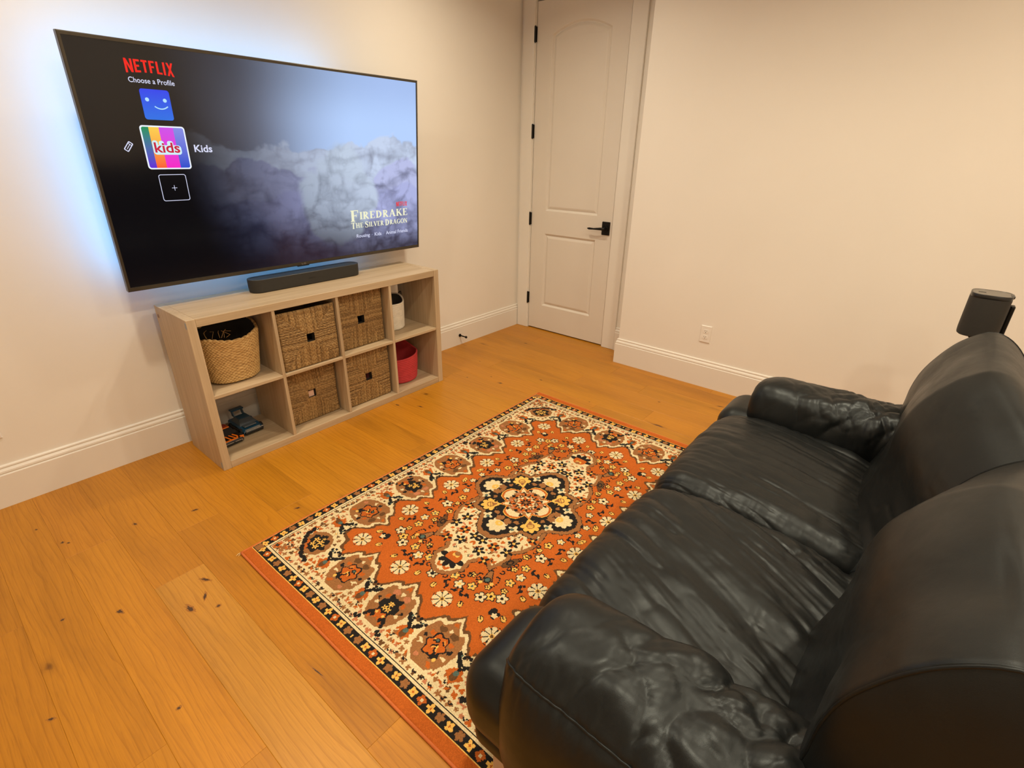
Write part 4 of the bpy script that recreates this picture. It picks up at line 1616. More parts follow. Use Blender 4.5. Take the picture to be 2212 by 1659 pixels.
# cream ground: scattered brown, rust and dark flowers
for i in range(0, 60):
    for row, (dd, jit) in enumerate(((62, 3), (88, 5), (114, 6))):
        a = 50 + i * 26 + row * 11 + rg.uniform(-4, 4)
        c = rg.choice(['brown', 'pink', 'rust', 'brown', 'pink', 'brown', 'dbrown'])
        r = rg.uniform(8, 13)
        an = rg.uniform(0, 3)
        n_ = rg.choice([3, 4, 5])
        d_ = dd + rg.uniform(-jit, jit)
        if a > 60 and a < 1000:
            paint(petals(a, d_ + 8, r, n_, an, 0.6), c)
        a2 = 40 + i * 26 + row * 11 + rg.uniform(-4, 4)
        if a2 < 680 and a2 > 50:
            paint(petals(d_ + 42, a2, r, n_, an + 1, 0.6), c)
for i in range(34):
    a = 110 + i * 31 + rg.uniform(-8, 8)
    if a < 1000:
        sprig(a, 8 + rg.choice([62, 70, 104]) + rg.uniform(-4, 6), rg.uniform(-.7, .7), 'black', 0.40)
        leaf(a + 16, 8 + 96 + rg.uniform(-10, 10), 10, 4, rg.uniform(0, 3), 'rust')
    b = 90 + i * 31 + rg.uniform(-8, 8)
    if b < 680:
        sprig(42 + rg.choice([62, 70, 104]) + rg.uniform(-4, 6), b, 1.57 + rg.uniform(-.7, .7), 'black', 0.40)
        leaf(42 + 96 + rg.uniform(-10, 10), b + 16, 10, 4, rg.uniform(0, 3), 'rust')


def arch(axis, c0, per, v0, kind, off):
    """one border arch centred at c0 along the side; axis 0: along A (long side)"""
    al = Aq if axis == 0 else Bq
    D = Dl if axis == 0 else Ds
    ok = (np.abs(al - c0) < per * 0.5)
    sc, p = (scl, pl_) if axis == 0 else (scs, ps_)
    x = al - c0
    wd = np.interp(D, [84, 100, 130, 170, 215, 240, 262, 280], [30, 52, 70, 78, 72, 62, 34, 6])
    body = ok & (np.abs(x) < wd + jag * 0.8) & (D > 84) & (D < sc - 16 + jag * .6)
    paint(ok & (np.abs(x) < wd + 12 + jag) & (D > 76) & (D < sc - 3), 'cream')
    paint(body, 'brown')
    # corner leaf of the arch
    for sx in (-1, 1):
        q = ((x - sx * 26) / 16) ** 2 + ((D - 226) / 12) ** 2 < 1 + jag * .08
        paint(ok & q, 'pink' if kind else 'dbrown')
    for (px_, pd, r_, c_) in ((-40, 196, 9, 'rust'), (40, 196, 9, 'rust'), (0, 262, 8, 'rust'), (-54, 150, 8, 'cream'), (54, 150, 8, 'cream'), (-30, 106, 9, 'rust'), (30, 106, 9, 'pink'), (0, 232, 7, 'cream'), (-56, 176, 7, 'black'), (56, 176, 7, 'black')):
        paint(ok & (np.hypot(x - px_, D - pd) < r_ + jag * 1.2), c_)
    dm = 168
    rad = np.hypot(x / 0.86, D - dm)
    th = np.arctan2(D - dm, x)
    lob = 44 + 5 * np.cos(th * 6) + jag * 0.5
    if kind == 0:      # rust medallion
        paint(ok & (rad < lob + 1), 'black')
        paint(ok & (rad < lob - 5), 'rust')
        for (sx, sd, l, an) in ((-6, -10, 26, 0.9), (10, 12, 20, -0.6), (-16, 18, 12, 0.2), (4, -2, 24, 2.2)):
            q = (x - sx) * math.cos(an) + (D - dm - sd) * math.sin(an)
            r2 = -(x - sx) * math.sin(an) + (D - dm - sd) * math.cos(an)
            paint(ok & (np.abs(q) < l * .6) & (np.abs(r2 - 3 * np.sin(q / 4)) < 3.2), 'black')
            paint(ok & (np.abs(q) < l * .45) & (np.abs(r2 - 6 - 3 * np.sin(q / 4)) < 1.8), 'ochre')
        paint(ok & (np.hypot(x - 8, D - dm - 16) < 9), 'black')
        paint(ok & (np.hypot(x - 8, D - dm - 16) < 5), 'teal')
        paint(ok & (np.hypot(x + 20, D - dm + 32) < 13 + jag), 'black')
        paint(ok & (np.hypot(x + 32, D - dm + 40) < 7), 'ochre')
    else:              # black medallion with yellow sprigs
        paint(ok & (rad < lob + 2 + 4 * np.cos(th * 9)), 'black')
        for (sx, sd, r) in ((-8, -12, 12), (10, 8, 14), (-4, 12, 9), (16, -10, 8), (14, 22, 7)):
            q = np.hypot(x - sx, D - dm - sd)
            t2 = np.arctan2(D - dm - sd, x - sx)
            paint(ok & (q < r * (.7 + .3 * np.cos(t2 * 5))), 'ochre')
            paint(ok & (q < r * .22), 'dbrown')
        paint(ok & (np.hypot(x + 10, (D - dm + 46) * 1.1) < 17 + jag), 'rust')
        paint(ok & (np.hypot(x + 16, D - dm + 40) < 6), 'ochre')
        # black arabesque wings
        for sx in (-1, 1):
            for k_ in range(7):
                s_ = k_ / 6
                paint(ok & (np.hypot(x - sx * (20 + 44 * s_), D - (112 - 34 * s_ + 16 * math.sin(s_ * 6))) < 7.5 + jag * .6), 'black')


def valley(axis, c0):
    al = Aq if axis == 0 else Bq
    D = Dl if axis == 0 else Ds
    x = al - c0
    ok = np.abs(x) < 46
    paint(ok & (np.hypot(x / 1.1, D - 136) < 26 + jag * 1.6), 'rust')
    paint(ok & (((x) / 12) ** 2 + ((D - 130) / 17) ** 2 < 1), 'dbrown')
    paint(ok & (((x) / 9) ** 2 + ((D - 142) / 10) ** 2 < 1), 'teal')
    paint(ok & (((x) / 7) ** 2 + ((D - 158) / 8) ** 2 < 1), 'black')
    for sx in (-1, 1):
        for (px_, pd, r) in ((10, 168, 8), (18, 178, 9), (28, 186, 9), (36, 198, 7), (16, 194, 6), (6, 205, 6), (30, 172, 5), (24, 208, 4)):
            paint(ok & (np.hypot(x - sx * px_, D - pd) < r + jag * .7), 'black')
        paint(ok & (np.hypot(x - sx * 26, D - 196) < 4), 'teal')
        paint(ok & (np.hypot(x - sx * 33, D - 168) < 7 + jag * .5), 'cream')


for k_ in range(3):
    arch(0, 352 + 248.5 * (k_ + 0.5), 248.5, 352, k_ % 2, 0)
for k_ in range(2):
    arch(1, 300 + 237 * (k_ + 0.5), 237, 300, k_ % 2, 0)
for k_ in (0, 1, 2):
    valley(0, 352 + 248.5 * k_)
for k_ in (0, 1):
    valley(1, 300 + 237 * k_)
# corner palmette on the diagonal
cx_, cy_ = 222, 184
ax_ = math.atan2(1, 1.05)
x, y = loc2(cx_, cy_, ax_)
paint((x / 62) ** 2 + (y / 66) ** 2 < 1 + jag * .02, 'brown')
th = np.arctan2(y, x); rd = np.hypot(x, y)
paint(rd < 46 + 6 * np.cos(th * 7) + jag, 'black')
for (sx, sy, r) in ((14, 0, 15), (-4, 20, 14), (-4, -20, 14), (-18, 0, 12), (24, 18, 8), (24, -18, 8)):
    q = np.hypot(x - sx, y - sy); t2 = np.arctan2(y - sy, x - sx)
    paint(q < r * (.7 + .3 * np.cos(t2 * 5)), 'ochre')
    paint(q < r * .2, 'dbrown')
paint((np.hypot(x + 44, y - 16) < 13 + jag) | (np.hypot(x + 44, y + 16) < 13 + jag), 'rust')
for s_ in np.linspace(0, 1, 12):
    for sy in (-1, 1):
        paint(np.hypot(x + 56 - 26 * s_ * s_, y - sy * (10 + 84 * s_) + 10 * sy * math.sin(s_ * 9) * 0.6) < 9.5 + jag * .8, 'black')
sflower(112, 72, 20, 5, 'rust', 'teal', 0.3)
sflower(112, 72, 9, 4, 'black', 'teal', 0.3)
paint(petals(150, 70, 13, 4, 0.4), 'brown'); paint(petals(112, 108, 13, 4, 0.4), 'brown')
def sprinkle(region, n, seed, rmin, rmax, colours, gap=5):
    r_ = random.Random(seed)
    cr = PI['cream']
    for _ in range(n):
        i, j = r_.randrange(na_), r_.randrange(nb_)
        if not region[i, j] or img_r[i, j] != cr:
            continue
        r = r_.uniform(rmin, rmax)
        k_ = int((r + gap) / RC)
        sub = img_r[max(0, i - k_):i + k_ + 1, max(0, j - k_):j + k_ + 1]
        if (sub == cr).mean() > 0.985:
            a, b = Aq[i, j], Bq[i, j]
            c = r_.choice(colours)
            paint(petals(a, b, r, r_.choice([3, 4, 5]), r_.uniform(0, 3), 0.55), c)
            if c == 'black':
                paint(ell(a, b, 3.5, 3.5), 'ochre')


sprinkle(F_ < -4, 14000, 5, 10, 13, ['brown', 'pink', 'rust', 'brown', 'black'])
sprinkle(F_ < -4, 20000, 6, 6, 8.5, ['brown', 'pink', 'rust', 'dbrown', 'black'], 4)
# guard band
band = (np.minimum(Ds, Dl) < 40)
paint(np.minimum(Ds, Dl) < 52, 'cream')
paint((np.minimum(Ds, Dl) < 49) & (np.minimum(Ds, Dl) > 44.5), 'black')
paint(np.minimum(Ds, Dl) < 37, 'black')
seq = ['ochre', 'rust', 'ochre', 'brown', 'ochre2', 'brown']
for i in range(26):
    a = 84 + i * 39.5
    if a > 1010: break
    c = seq[i % 6]
    for (u_, v_, an) in ((a, 8 + 19.5, 0.3 * (i % 3)),):
        if c == 'brown': paint(petals(u_, v_, 16, 5, an + 0.5, 0.4), 'brown')
        elif c == 'rust': paint(petals(u_, v_, 16, 4, an, 0.4), 'rust'); paint(ell(u_, v_, 5, 5), 'cream')
        else: paint(petals(u_, v_, 15.5, 4, an + .78 * (c == 'ochre2'), 0.5), 'ochre'); paint(ell(u_, v_, 3.5, 3.5), 'rust')
for i in range(18):
    b = 50 + i * 38.5
    if b > 690: break
    c = seq[i % 6]
    u_, v_, an = 42 + 19.5, b, 0.3 * (i % 3)
    if c == 'brown': paint(petals(u_, v_, 16, 5, an + 0.5, 0.4), 'brown')
    elif c == 'rust': paint(petals(u_, v_, 16, 4, an, 0.4), 'rust'); paint(ell(u_, v_, 5, 5), 'cream')
    else: paint(petals(u_, v_, 15.5, 4, an + .78 * (c == 'ochre2'), 0.5), 'ochre'); paint(ell(u_, v_, 3.5, 3.5), 'rust')
paint((Ds < 34) & (Dl < 34) & (np.minimum(Ds, Dl) > 4), 'brown')
paint(np.minimum(Ds, Dl) < 3.2, 'black')
paint(np.minimum(Ds, Dl) < 0, 'rust')
paint((np.minimum(Ds, Dl) < 0) & (np.minimum(Ds, Dl) > -3.2), 'ochre')
paint((Bq < 6), 'edge')

# field rosettes
def rosette(cx, cy, r=37):
    paint(petals(cx, cy, r + 3, 8, 0, 0.12), 'black')
    x, y = loc2(cx, cy); t = np.arctan2(y, x); q = np.hypot(x, y)
    pet = np.abs(np.sin(t * 4)) > 0.34
    paint((q < r) & pet, 'cream')
    paint((q < r * 1.02) & (q > r * .86) & (np.abs(np.sin(t * 4)) < .55), 'rust')
    paint(q < 9, 'ochre'); paint(q < 6, 'dbrown')


CXm, CYm = 975.0, 656.0
for a in (352, 600.5, 849):
    rosette(a, 303)
for b in (540,):
    rosette(352, b)
# sprigs and buds of the field; positions as distances from the centre
def at(X, Y):
    return CXm - X, CYm - Y


def bud(X, Y, ang, c='ochre'):
    a, b = at(X, Y)
    x, y = loc2(a, b, ang)
    paint((np.hypot(x / 15, y / 11) < 1), 'black')
    paint((np.hypot(x / 12.5, y / 8.5) < 1) & ~((np.abs(y) < 2.2) & (x > -2)), c)


def fl5(X, Y, r, c='cream', core='black', rim='black', n=5):
    a, b = at(X, Y)
    sflower(a, b, r, n, c, core, 0.4, rim)


for X, Y in ((437, 334), (295, 334), (548, 338), (598, 278), (599, 181), (598, 44), (186, 334), (48, 334), (62, 330)):
    bud(X, Y, math.atan2(Y, X) * 1.7)
for X, Y, an in ((320, 300, 1.1), (411, 300, 0.1), (562, 164, 1.5), (565, 75, 0.4), (230, 300, 0.2), (80, 296, 1.0), (160, 296, -0.2), (556, 297, 0.7), (556, 122, -0.8)):
    a, b = at(X, Y)
    sprig(a, b, an, 'black', 0.95)
for X, Y, r, c, core in ((318, 252, 17, 'ochre', 'teal'), (366, 266, 18, 'cream', 'ochre'), (412, 253, 18, 'ochre', 'teal'), (237, 262, 24, 'cream', 'black'), (513, 157, 18, 'ochre', 'teal'),
                        (535, 113, 20, 'cream', 'ochre'), (514, 71, 18, 'ochre', 'teal'), (564, 2, 19, 'cream', 'black'), (160, 242, 18, 'ochre', 'black'), (350, 222, 13, 'ochre', 'black'),
                        (470, 120, 13, 'ochre', 'black'), (110, 268, 16, 'cream', 'ochre'), (32, 300, 15, 'cream', 'ochre'), (270, 215, 14, 'ochre', 'black'), (205, 230, 12, 'ochre', 'teal'), (455, 262, 12, 'ochre', 'black'), (480, 205, 11, 'ochre', 'black')):
    fl5(X, Y, r, c, core)
# diagonal cluster between fleuron and corner rosette
for X, Y, r in ((504, 241, 20), (486, 278, 22), (530, 214, 22)):
    fl5(X, Y, r, 'cream' if r == 22 else 'ochre', 'black', 'black', 5)
a, b = at(552, 300); paint(petals(a, b, 22, 4, .4), 'black'); paint(petals(a - 6, b - 6, 12, 5), 'cream')
# fleurons with teal eye
a, b = at(438, 173)
x, y = loc2(a, b, math.atan2(173, 438) + math.pi)
paint((x > -34) & (x < 34) & (np.abs(y) < 8 + 16 * (x + 34) / 68), 'black')
paint((x > -28) & (x < 30) & (np.abs(y) < 5 + 14 * (x + 34) / 68), 'brown')
paint(np.hypot(x - 18, y) < 14, 'black'); paint(np.hypot(x - 18, y) < 9.5, 'teal')
for sy in (-1, 1):
    paint(np.hypot(x - 34, y - sy * 22) < 8, 'ochre')
    for s_ in np.linspace(0, 1, 9):
        a2 = s_ * 5.2
        paint(np.hypot(x - (40 + 6 * math.cos(a2) * (1 + s_)) + 50 * s_, y - sy * (26 + 14 * math.sin(a2 * .7) + 8 * s_)) < 3.6, 'black')
# vine dots along the cartouche
for X, Y in ((300, 205), (330, 215), (360, 205), (392, 198), (470, 150), (478, 112), (500, 95), (540, 45), (260, 222), (225, 225), (190, 215)):
    a, b = at(X, Y)
    paint((np.hypot(Aq - a, Bq - b) < 11) & (np.hypot(Aq - a, Bq - b) > 5.5) & (Bq - b < 7), 'black')

# cartouche (cream) with brown edge
cart = [(0, 0), (0, 200), (120, 196), (165, 206), (215, 206), (262, 190), (296, 164), (330, 176), (362, 170), (415, 153), (398, 120), (402, 88), (432, 72), (480, 80), (528, 52), (556, 0)]
sd_ = sdpoly([(CXm - X, CYm - Y) for X, Y in cart] + [])
sd_ = sd_ + jag * .5
# the two straight closing edges lie on the symmetry axes: treat them as interior
inner_x, inner_y = CXm - Aq, CYm - Bq
edge_poly = [(CXm - X, CYm - Y) for X, Y in cart[1:]]
dd = np.full(Aq.shape, 1e9)
for (ax, ay), (bx, by) in zip(edge_poly[:-1], edge_poly[1:]):
    dx, dy = bx - ax, by - ay
    t = np.clip(((Aq - ax) * dx + (Bq - ay) * dy) / (dx * dx + dy * dy), 0, 1)
    dd = np.minimum(dd, np.hypot(Aq - ax - t * dx, Bq - ay - t * dy))
sdc = np.where(sd_ < 0, -dd, dd) + jag * .6
paint((sdc < 3.6) & ((np.floor((Aq + Bq) / 9) % 4) > 0), 'black')
paint(sdc < 0, 'brown')
paint(sdc < -17, 'cream')
a, b = at(335, 190)
x, y = loc2(a, b, -0.35)
paint((x / 40) ** 2 + ((y) / 17) ** 2 < 1, 'black')
paint((x / 37) ** 2 + ((y) / 14) ** 2 < 1, 'dbrown')
paint((np.abs(np.hypot(x / 1.5, y - 2) - 9) < 2.5), 'black')
# cream ground: rust leaves, black flowers
rg = random.Random(21)
inn_c = lambda X, Y: True
for i in range(70):
    X, Y = rg.uniform(60, 520), rg.uniform(0, 195)
    a, b = at(X, Y)
    ia, ib = int(min(max(a / RC, 0), na_ - 1)), int(min(max(b / (RW / 2 / nb_), 0), nb_ - 1))
    if sdc[ia, ib] < -26:
        leaf(a, b, rg.uniform(10, 17), rg.uniform(4, 7), rg.uniform(0, 3.1), rg.choice(['rust', 'brown', 'rust', 'brown', 'pink']))
for i in range(40):
    X, Y = rg.uniform(60, 520), rg.uniform(0, 195)
    a, b = at(X, Y)
    ia, ib = int(min(max(a / RC, 0), na_ - 1)), int(min(max(b / (RW / 2 / nb_), 0), nb_ - 1))
    if sdc[ia, ib] < -26:
        sprig(a, b, rg.uniform(0, 3), 'black', 0.36)
for X, Y in ((244, 130), (364, 52), (300, 140), (310, 20)):
    a, b = at(X, Y)
    paint(petals(a, b, 27, 5, X * .1, 0.66, 1.4), 'black'); paint(ell(a, b, 6.5, 6.5), 'ochre')
for X, Y in ((309, 80), (392, 104), (180, 178)):
    a, b = at(X, Y)
    paint(petals(a, b, 27, 4, .4, 0.55), 'rust')
    paint(petals(a, b, 24, 4, .4 + .78, 0.75, 2), 'black'); paint(ell(a, b, 6, 6), 'ochre')
a, b = at(452, 0)
x, y = loc2(a, b)
t = np.arctan2(y, -x); q = np.hypot(x, y)
paint((q < 60 * (.62 + .38 * np.abs(np.cos(t * 4.5)))) & (np.abs(t) < 1.75), 'black')
paint((q < 34) & (x > -20), 'rust'); paint(ell(a + 14, b - 8, 10, 8), 'ochre'); paint((np.hypot(x - 24, y) < 12), 'brown')

sprinkle(sdc < -17, 12000, 8, 9, 13, ['rust', 'brown', 'rust', 'black'])
sprinkle(sdc < -17, 14000, 9, 5, 8, ['rust', 'brown', 'black', 'pink'], 4)
# centre medallion
X, Y = CXm - Aq, CYm - Bq
tm = np.arctan2(Y, X); rm = np.hypot(X, Y)
dg_ = np.abs(np.cos(2 * tm))                 # 1 on the axes, 0 on the diagonal
edge_r = np.interp(dg_, [0, .2, .45, .7, .88, 1.0], [217, 206, 186, 206, 238, 262]) + jag
paint(rm < edge_r + 24, 'brown')
paint((rm < edge_r + 27) & (rm > edge_r + 23), 'black')
paint(rm < edge_r, 'black')
for sX, sY in ((199, 0), (0, 199)):
    an = math.atan2(sY, sX)
    x_, y_ = (X - sX) * math.cos(an) + (Y - sY) * math.sin(an), -(X - sX) * math.sin(an) + (Y - sY) * math.cos(an)
    t2 = np.arctan2(y_, x_); q = np.hypot(x_, y_)
    paint((q < 46 * (.72 + .28 * np.abs(np.cos(t2 * 4)))) & (x_ > -30), 'cream')
    paint((np.hypot(x_ + 14, y_ * .8) < 15) & (np.hypot(x_ + 14, y_ * .8) > 4), 'ochre')
    for sy in (-1, 1):
        paint(np.hypot((x_ + 46) / 1.3, (y_ - sy * 22)) < 17 + jag, 'brown')
an = math.pi / 4
x_, y_ = (X * math.cos(an) + Y * math.sin(an)) - 160, -X * math.sin(an) + Y * math.cos(an)
q = np.hypot(x_, y_); t2 = np.arctan2(y_, x_)
paint(q < 44 * (.70 + .30 * np.abs(np.cos(t2 * 4))), 'ochre')
paint((np.abs(q - 15) < 2.6) | ((np.abs(x_) < 2) & (q < 14)), 'brown')
for sX, sY in ((73, 177), (177, 73)):
    paint(np.hypot(X - sX, Y - sY) < 21 * (.7 + .3 * np.cos(4 * np.arctan2(Y - sY, X - sX))) + 3, 'cream')
    paint(np.hypot(X - sX - 4, Y - sY + 4) < 8, 'teal')
for k_ in range(8):
    an = math.pi / 16 + k_ * math.pi / 16
    rr2 = 134 + 10 * (k_ % 2)
    paint(np.hypot(X - rr2 * math.cos(an), Y - rr2 * math.sin(an)) < 10 + jag * 1.2, 'brown' if k_ % 2 else 'black')
star = np.interp(dg_, [0, .15, .35, .6, .8, 1.0], [114, 100, 86, 98, 116, 124])
paint(rm < star + 6, 'ochre')
paint(rm < star + 2, 'rust')
paint(rm < star - 8, 'cream')
for k_ in range(9):
    an = k_ * math.pi / 16
    if k_ % 4 == 0:
        paint(np.hypot(X - 92 * math.cos(an), Y - 92 * math.sin(an)) < 11 + jag, 'cream')
        for sg in (-1, 1):
            paint(np.hypot(X - 76 * math.cos(an + sg * .22), Y - 76 * math.sin(an + sg * .22)) < 9 + jag, 'brown')
        paint(np.hypot(X - 72 * math.cos(an), Y - 72 * math.sin(an)) < 8 + jag, 'black')
    if k_ % 4 == 2:
        paint(np.hypot(X - 88 * math.cos(an), Y - 88 * math.sin(an)) < 8 + jag, 'black')
        paint(np.hypot(X - 70 * math.cos(an), Y - 70 * math.sin(an)) < 10 + jag, 'pink')
    if k_ % 2 == 1:
        paint(np.hypot(X - 58 * math.cos(an), Y - 58 * math.sin(an)) < 9 + jag * 1.4, 'rust')
        paint(np.hypot(X - 46 * math.cos(an), Y - 46 * math.sin(an)) < 6 + jag, 'brown')
    else:
        paint(np.hypot(X - 50 * math.cos(an), Y - 50 * math.sin(an)) < 8 + jag * 1.4, 'black')
paint(rm < 40 * (.45 + .55 * np.abs(np.cos(tm * 4))), 'rust')
paint(rm < 26 * (.35 + .65 * np.abs(np.cos(tm * 4 + 1.57))), 'black')
paint(rm < 8, 'brown')

# mirror the quarter, build the knotted mesh
full = np.concatenate([img_r, img_r[::-1]], 0)
full = np.concatenate([full, full[:, ::-1]], 1)
NA, NB = full.shape
jit = np.random.RandomState(4)
pal = np.array([PAL[n] for n in PN])
cols = pal[full] * (1 + jit.uniform(-0.13, 0.13, full.shape))[..., None]
wear = 1 + 0.10 * fbm(*np.meshgrid(np.arange(NA) / 60.0, np.arange(NB) / 60.0, indexing='ij'), oct=3, seed=6)
cols = np.clip(cols * wear[..., None], 0, 1)
RX, RY = -0.205, -1.040
gx = np.linspace(0, RL / 1000, NA + 1); gy = np.linspace(0, RW / 1000, NB + 1)
GX, GY = np.meshgrid(gx, gy, indexing='ij')
hz = 0.0105 + 0.0007 * jit.uniform(-1, 1, GX.shape) + 0.0008 * fbm(GX * 9, GY * 9, oct=2, seed=3)
ed = np.minimum(np.minimum(GX, RL / 1000 - GX), np.minimum(GY, RW / 1000 - GY))
hz *= 0.35 + 0.65 * np.clip(ed / 0.008, 0, 1) ** .5
wvx = 0.0025 * fbm(GY * 3, GX * 0 + 1, oct=2, seed=9) ; wvy = 0.004 * fbm(GX * 2.2, GX * 0 + 5, oct=2, seed=19)
Vr = np.stack([RX + GX + wvx, RY - GY + wvy, hz], -1).reshape(-1, 3)
idx = np.arange((NA + 1) * (NB + 1)).reshape(NA + 1, NB + 1)
Fr = np.stack([idx[:-1, :-1], idx[:-1, 1:], idx[1:, 1:], idx[1:, :-1]], -1).reshape(-1, 4)
rug = empty('area_rug', (RX + RL / 2000, RY - RW / 2000, 0))
tag(rug, 'rust orange patterned rug with cream and black medallion before the sofa', 'rug')
me = bpy.data.meshes.new('pile')
me.vertices.add(len(Vr)); me.loops.add(len(Fr) * 4); me.polygons.add(len(Fr))
me.vertices.foreach_set('co', (Vr - np.array(rug.location)).astype(np.float32).ravel())
me.loops.foreach_set('vertex_index', Fr.astype(np.int32).ravel())
me.polygons.foreach_set('loop_start', (np.arange(len(Fr)) * 4).astype(np.int32))
me.polygons.foreach_set('use_smooth', np.ones(len(Fr), bool))
me.update(calc_edges=True)
me.validate()
ca_ = me.color_attributes.new('Col', 'FLOAT_COLOR', 'CORNER')
cc = np.concatenate([cols.reshape(-1, 3), np.ones((NA * NB, 1))], 1)
ca_.data.foreach_set('color', np.repeat(cc, 4, 0).astype(np.float32).ravel())
me.materials.append(MATS['rug_wool'])
o = bpy.data.objects.new('pile', me); COL.objects.link(o); o.parent = rug
simple('rug_binding', (0.55, 0.135, 0.028), 0.9, bump=0.5, scale=80)
simple('rug_fringe', (0.70, 0.52, 0.26), 0.9)
# overcast edge cords
pe = []
def edge_pts(a, b, n):
    return [a + (b - a) * i / n for i in range(n + 1)]
for nm, sl in (('edge_cord', [Vr[i * (NB + 1)] for i in range(0, NA + 1, 6)]), ('edge_cord', [Vr[i * (NB + 1) + NB] for i in range(0, NA + 1, 6)]),
               ('edge_cord', list(Vr[0:NB + 1:6])), ('edge_cord', list(Vr[NA * (NB + 1):][::6]))):
    MB().tube([(p[0], p[1], 0.005) for p in sl], 0.005, 6).build(nm, 'rug_binding', rug, smooth=True)
mb = MB()
mb.tube([(RX + 0.004, RY - 0.003, 0.006), (RX - 0.010, RY + 0.002, 0.004), (RX - 0.020, RY - 0.002, 0.003)], [0.002, 0.0015, 0.0008], 5)
mb.tube([(RX + 0.002, RY - 0.005, 0.006), (RX - 0.008, RY - 0.006, 0.004), (RX - 0.016, RY - 0.011, 0.003)], [0.0015, 0.0012, 0.0006], 5)
mb.build('corner_fringe', 'rug_fringe', rug)

# ------------------------------------------------------------------ leather sofa
RZ = 0.0125
sofa = empty('leather_sofa', (0.745, -2.78, RZ))
tag(sofa, 'black leather two-seat sofa with puffy cushions facing the television', 'sofa')


def catmull(P, n, closed=True):
    P = np.array(P, float)
    m = len(P)
    out = []
    segs = m if closed else m - 1
    for i in range(segs):
        p0, p1, p2, p3 = (P[(i - 1) % m], P[i], P[(i + 1) % m], P[(i + 2) % m]) if closed else (P[max(i - 1, 0)], P[i], P[i + 1], P[min(i + 2, m - 1)])
        for t in np.linspace(0, 1, 24, endpoint=False):
            out.append(0.5 * ((2 * p1) + (-p0 + p2) * t + (2 * p0 - 5 * p1 + 4 * p2 - p3) * t * t + (-p0 + 3 * p1 - 3 * p2 + p3) * t ** 3))
    if not closed:
        out.append(P[-1])
    out = np.array(out)
    q = np.concatenate([out, out[:1]]) if closed else out
    L = np.concatenate([[0], np.cumsum(np.hypot(*np.diff(q, axis=0).T))])
    s = np.linspace(0, L[-1], n, endpoint=not closed)
    return np.stack([np.interp(s, L, q[:, 0]), np.interp(s, L, q[:, 1])], -1)


def ring_normals(r):
    d = np.roll(r, -1, 0) - np.roll(r, 1, 0)
    n = np.stack([d[:, 1], -d[:, 0]], -1)
    n /= np.linalg.norm(n, axis=1)[:, None] + 1e-9
    c = r.mean(0)
    if ((r - c) * n).sum() < 0:
        n = -n
    return n


def grid_normals(G):
    du = np.gradient(G, axis=0)
    dv = np.roll(G, -1, 1) - np.roll(G, 1, 1)
    n = np.cross(du, dv)
    n /= np.linalg.norm(n, axis=2)[..., None] + 1e-9
    return n


def cushion(name, G, mat='black_leather', disp=None, caps=True, parent=None):
    """G: (stations, ring, 3) closed in the ring direction"""
    n = grid_normals(G)
    c = G.reshape(-1, 3).mean(0)
    if ((G - c) * n).sum() < 0:
        n = -n
    if disp is not None:
        G = G + n * disp[..., None]
    m, k = G.shape[:2]
    V = G.reshape(-1, 3)
    F = [(i * k + j, i * k + (j + 1) % k, (i + 1) * k + (j + 1) % k, (i + 1) * k + j) for i in range(m - 1) for j in range(k)]
    V = V.tolist()
    if caps:
        for i, flip in ((0, True), (m - 1, False)):
            V.append(G[i].mean(0).tolist()); ci = len(V) - 1
            for j in range(k):
                t = (i * k + j, i * k + (j + 1) % k, ci)
                F.append(t[::-1] if flip else t)
    mb = MB(); mb.v = [tuple(v) for v in V]; mb.f = F
    o = mb.build(name, mat, parent or sofa, smooth=True)
    return o, G


def endshrink(e, w, R):
    """inset near an end: e distance from the end"""
    t = np.clip(1 - e / w, 0, 1)
    return R * (1 - np.sqrt(np.clip(1 - t * t, 0, 1)))


def ridges(u, v, seed, oct=3):
    """soft parallel creases: sharp valleys, rounded hills; u across, v along"""
    w = u + 0.35 * fbm(u * .6, v * .7, oct=3, seed=seed)
    a = np.abs(vnoise(w, v, seed=seed + 1)); b = np.abs(vnoise(w * 2.1 + 7, v * 1.6, seed=seed + 2)); c = np.abs(vnoise(w * 4.3, v * 2.6, seed=seed + 3))
    r = np.sqrt(a + 0.002) * 0.6 + np.sqrt(b + 0.002) * 0.3 + np.sqrt(c + .002) * .14
    return r - 0.5


def stations(a, b, n, ea=True, eb=True):
    t = np.linspace(0, 1, n)
    t = t - 0.10 * np.sin(2 * math.pi * t)      # denser near the ends
    return a + (b - a) * t


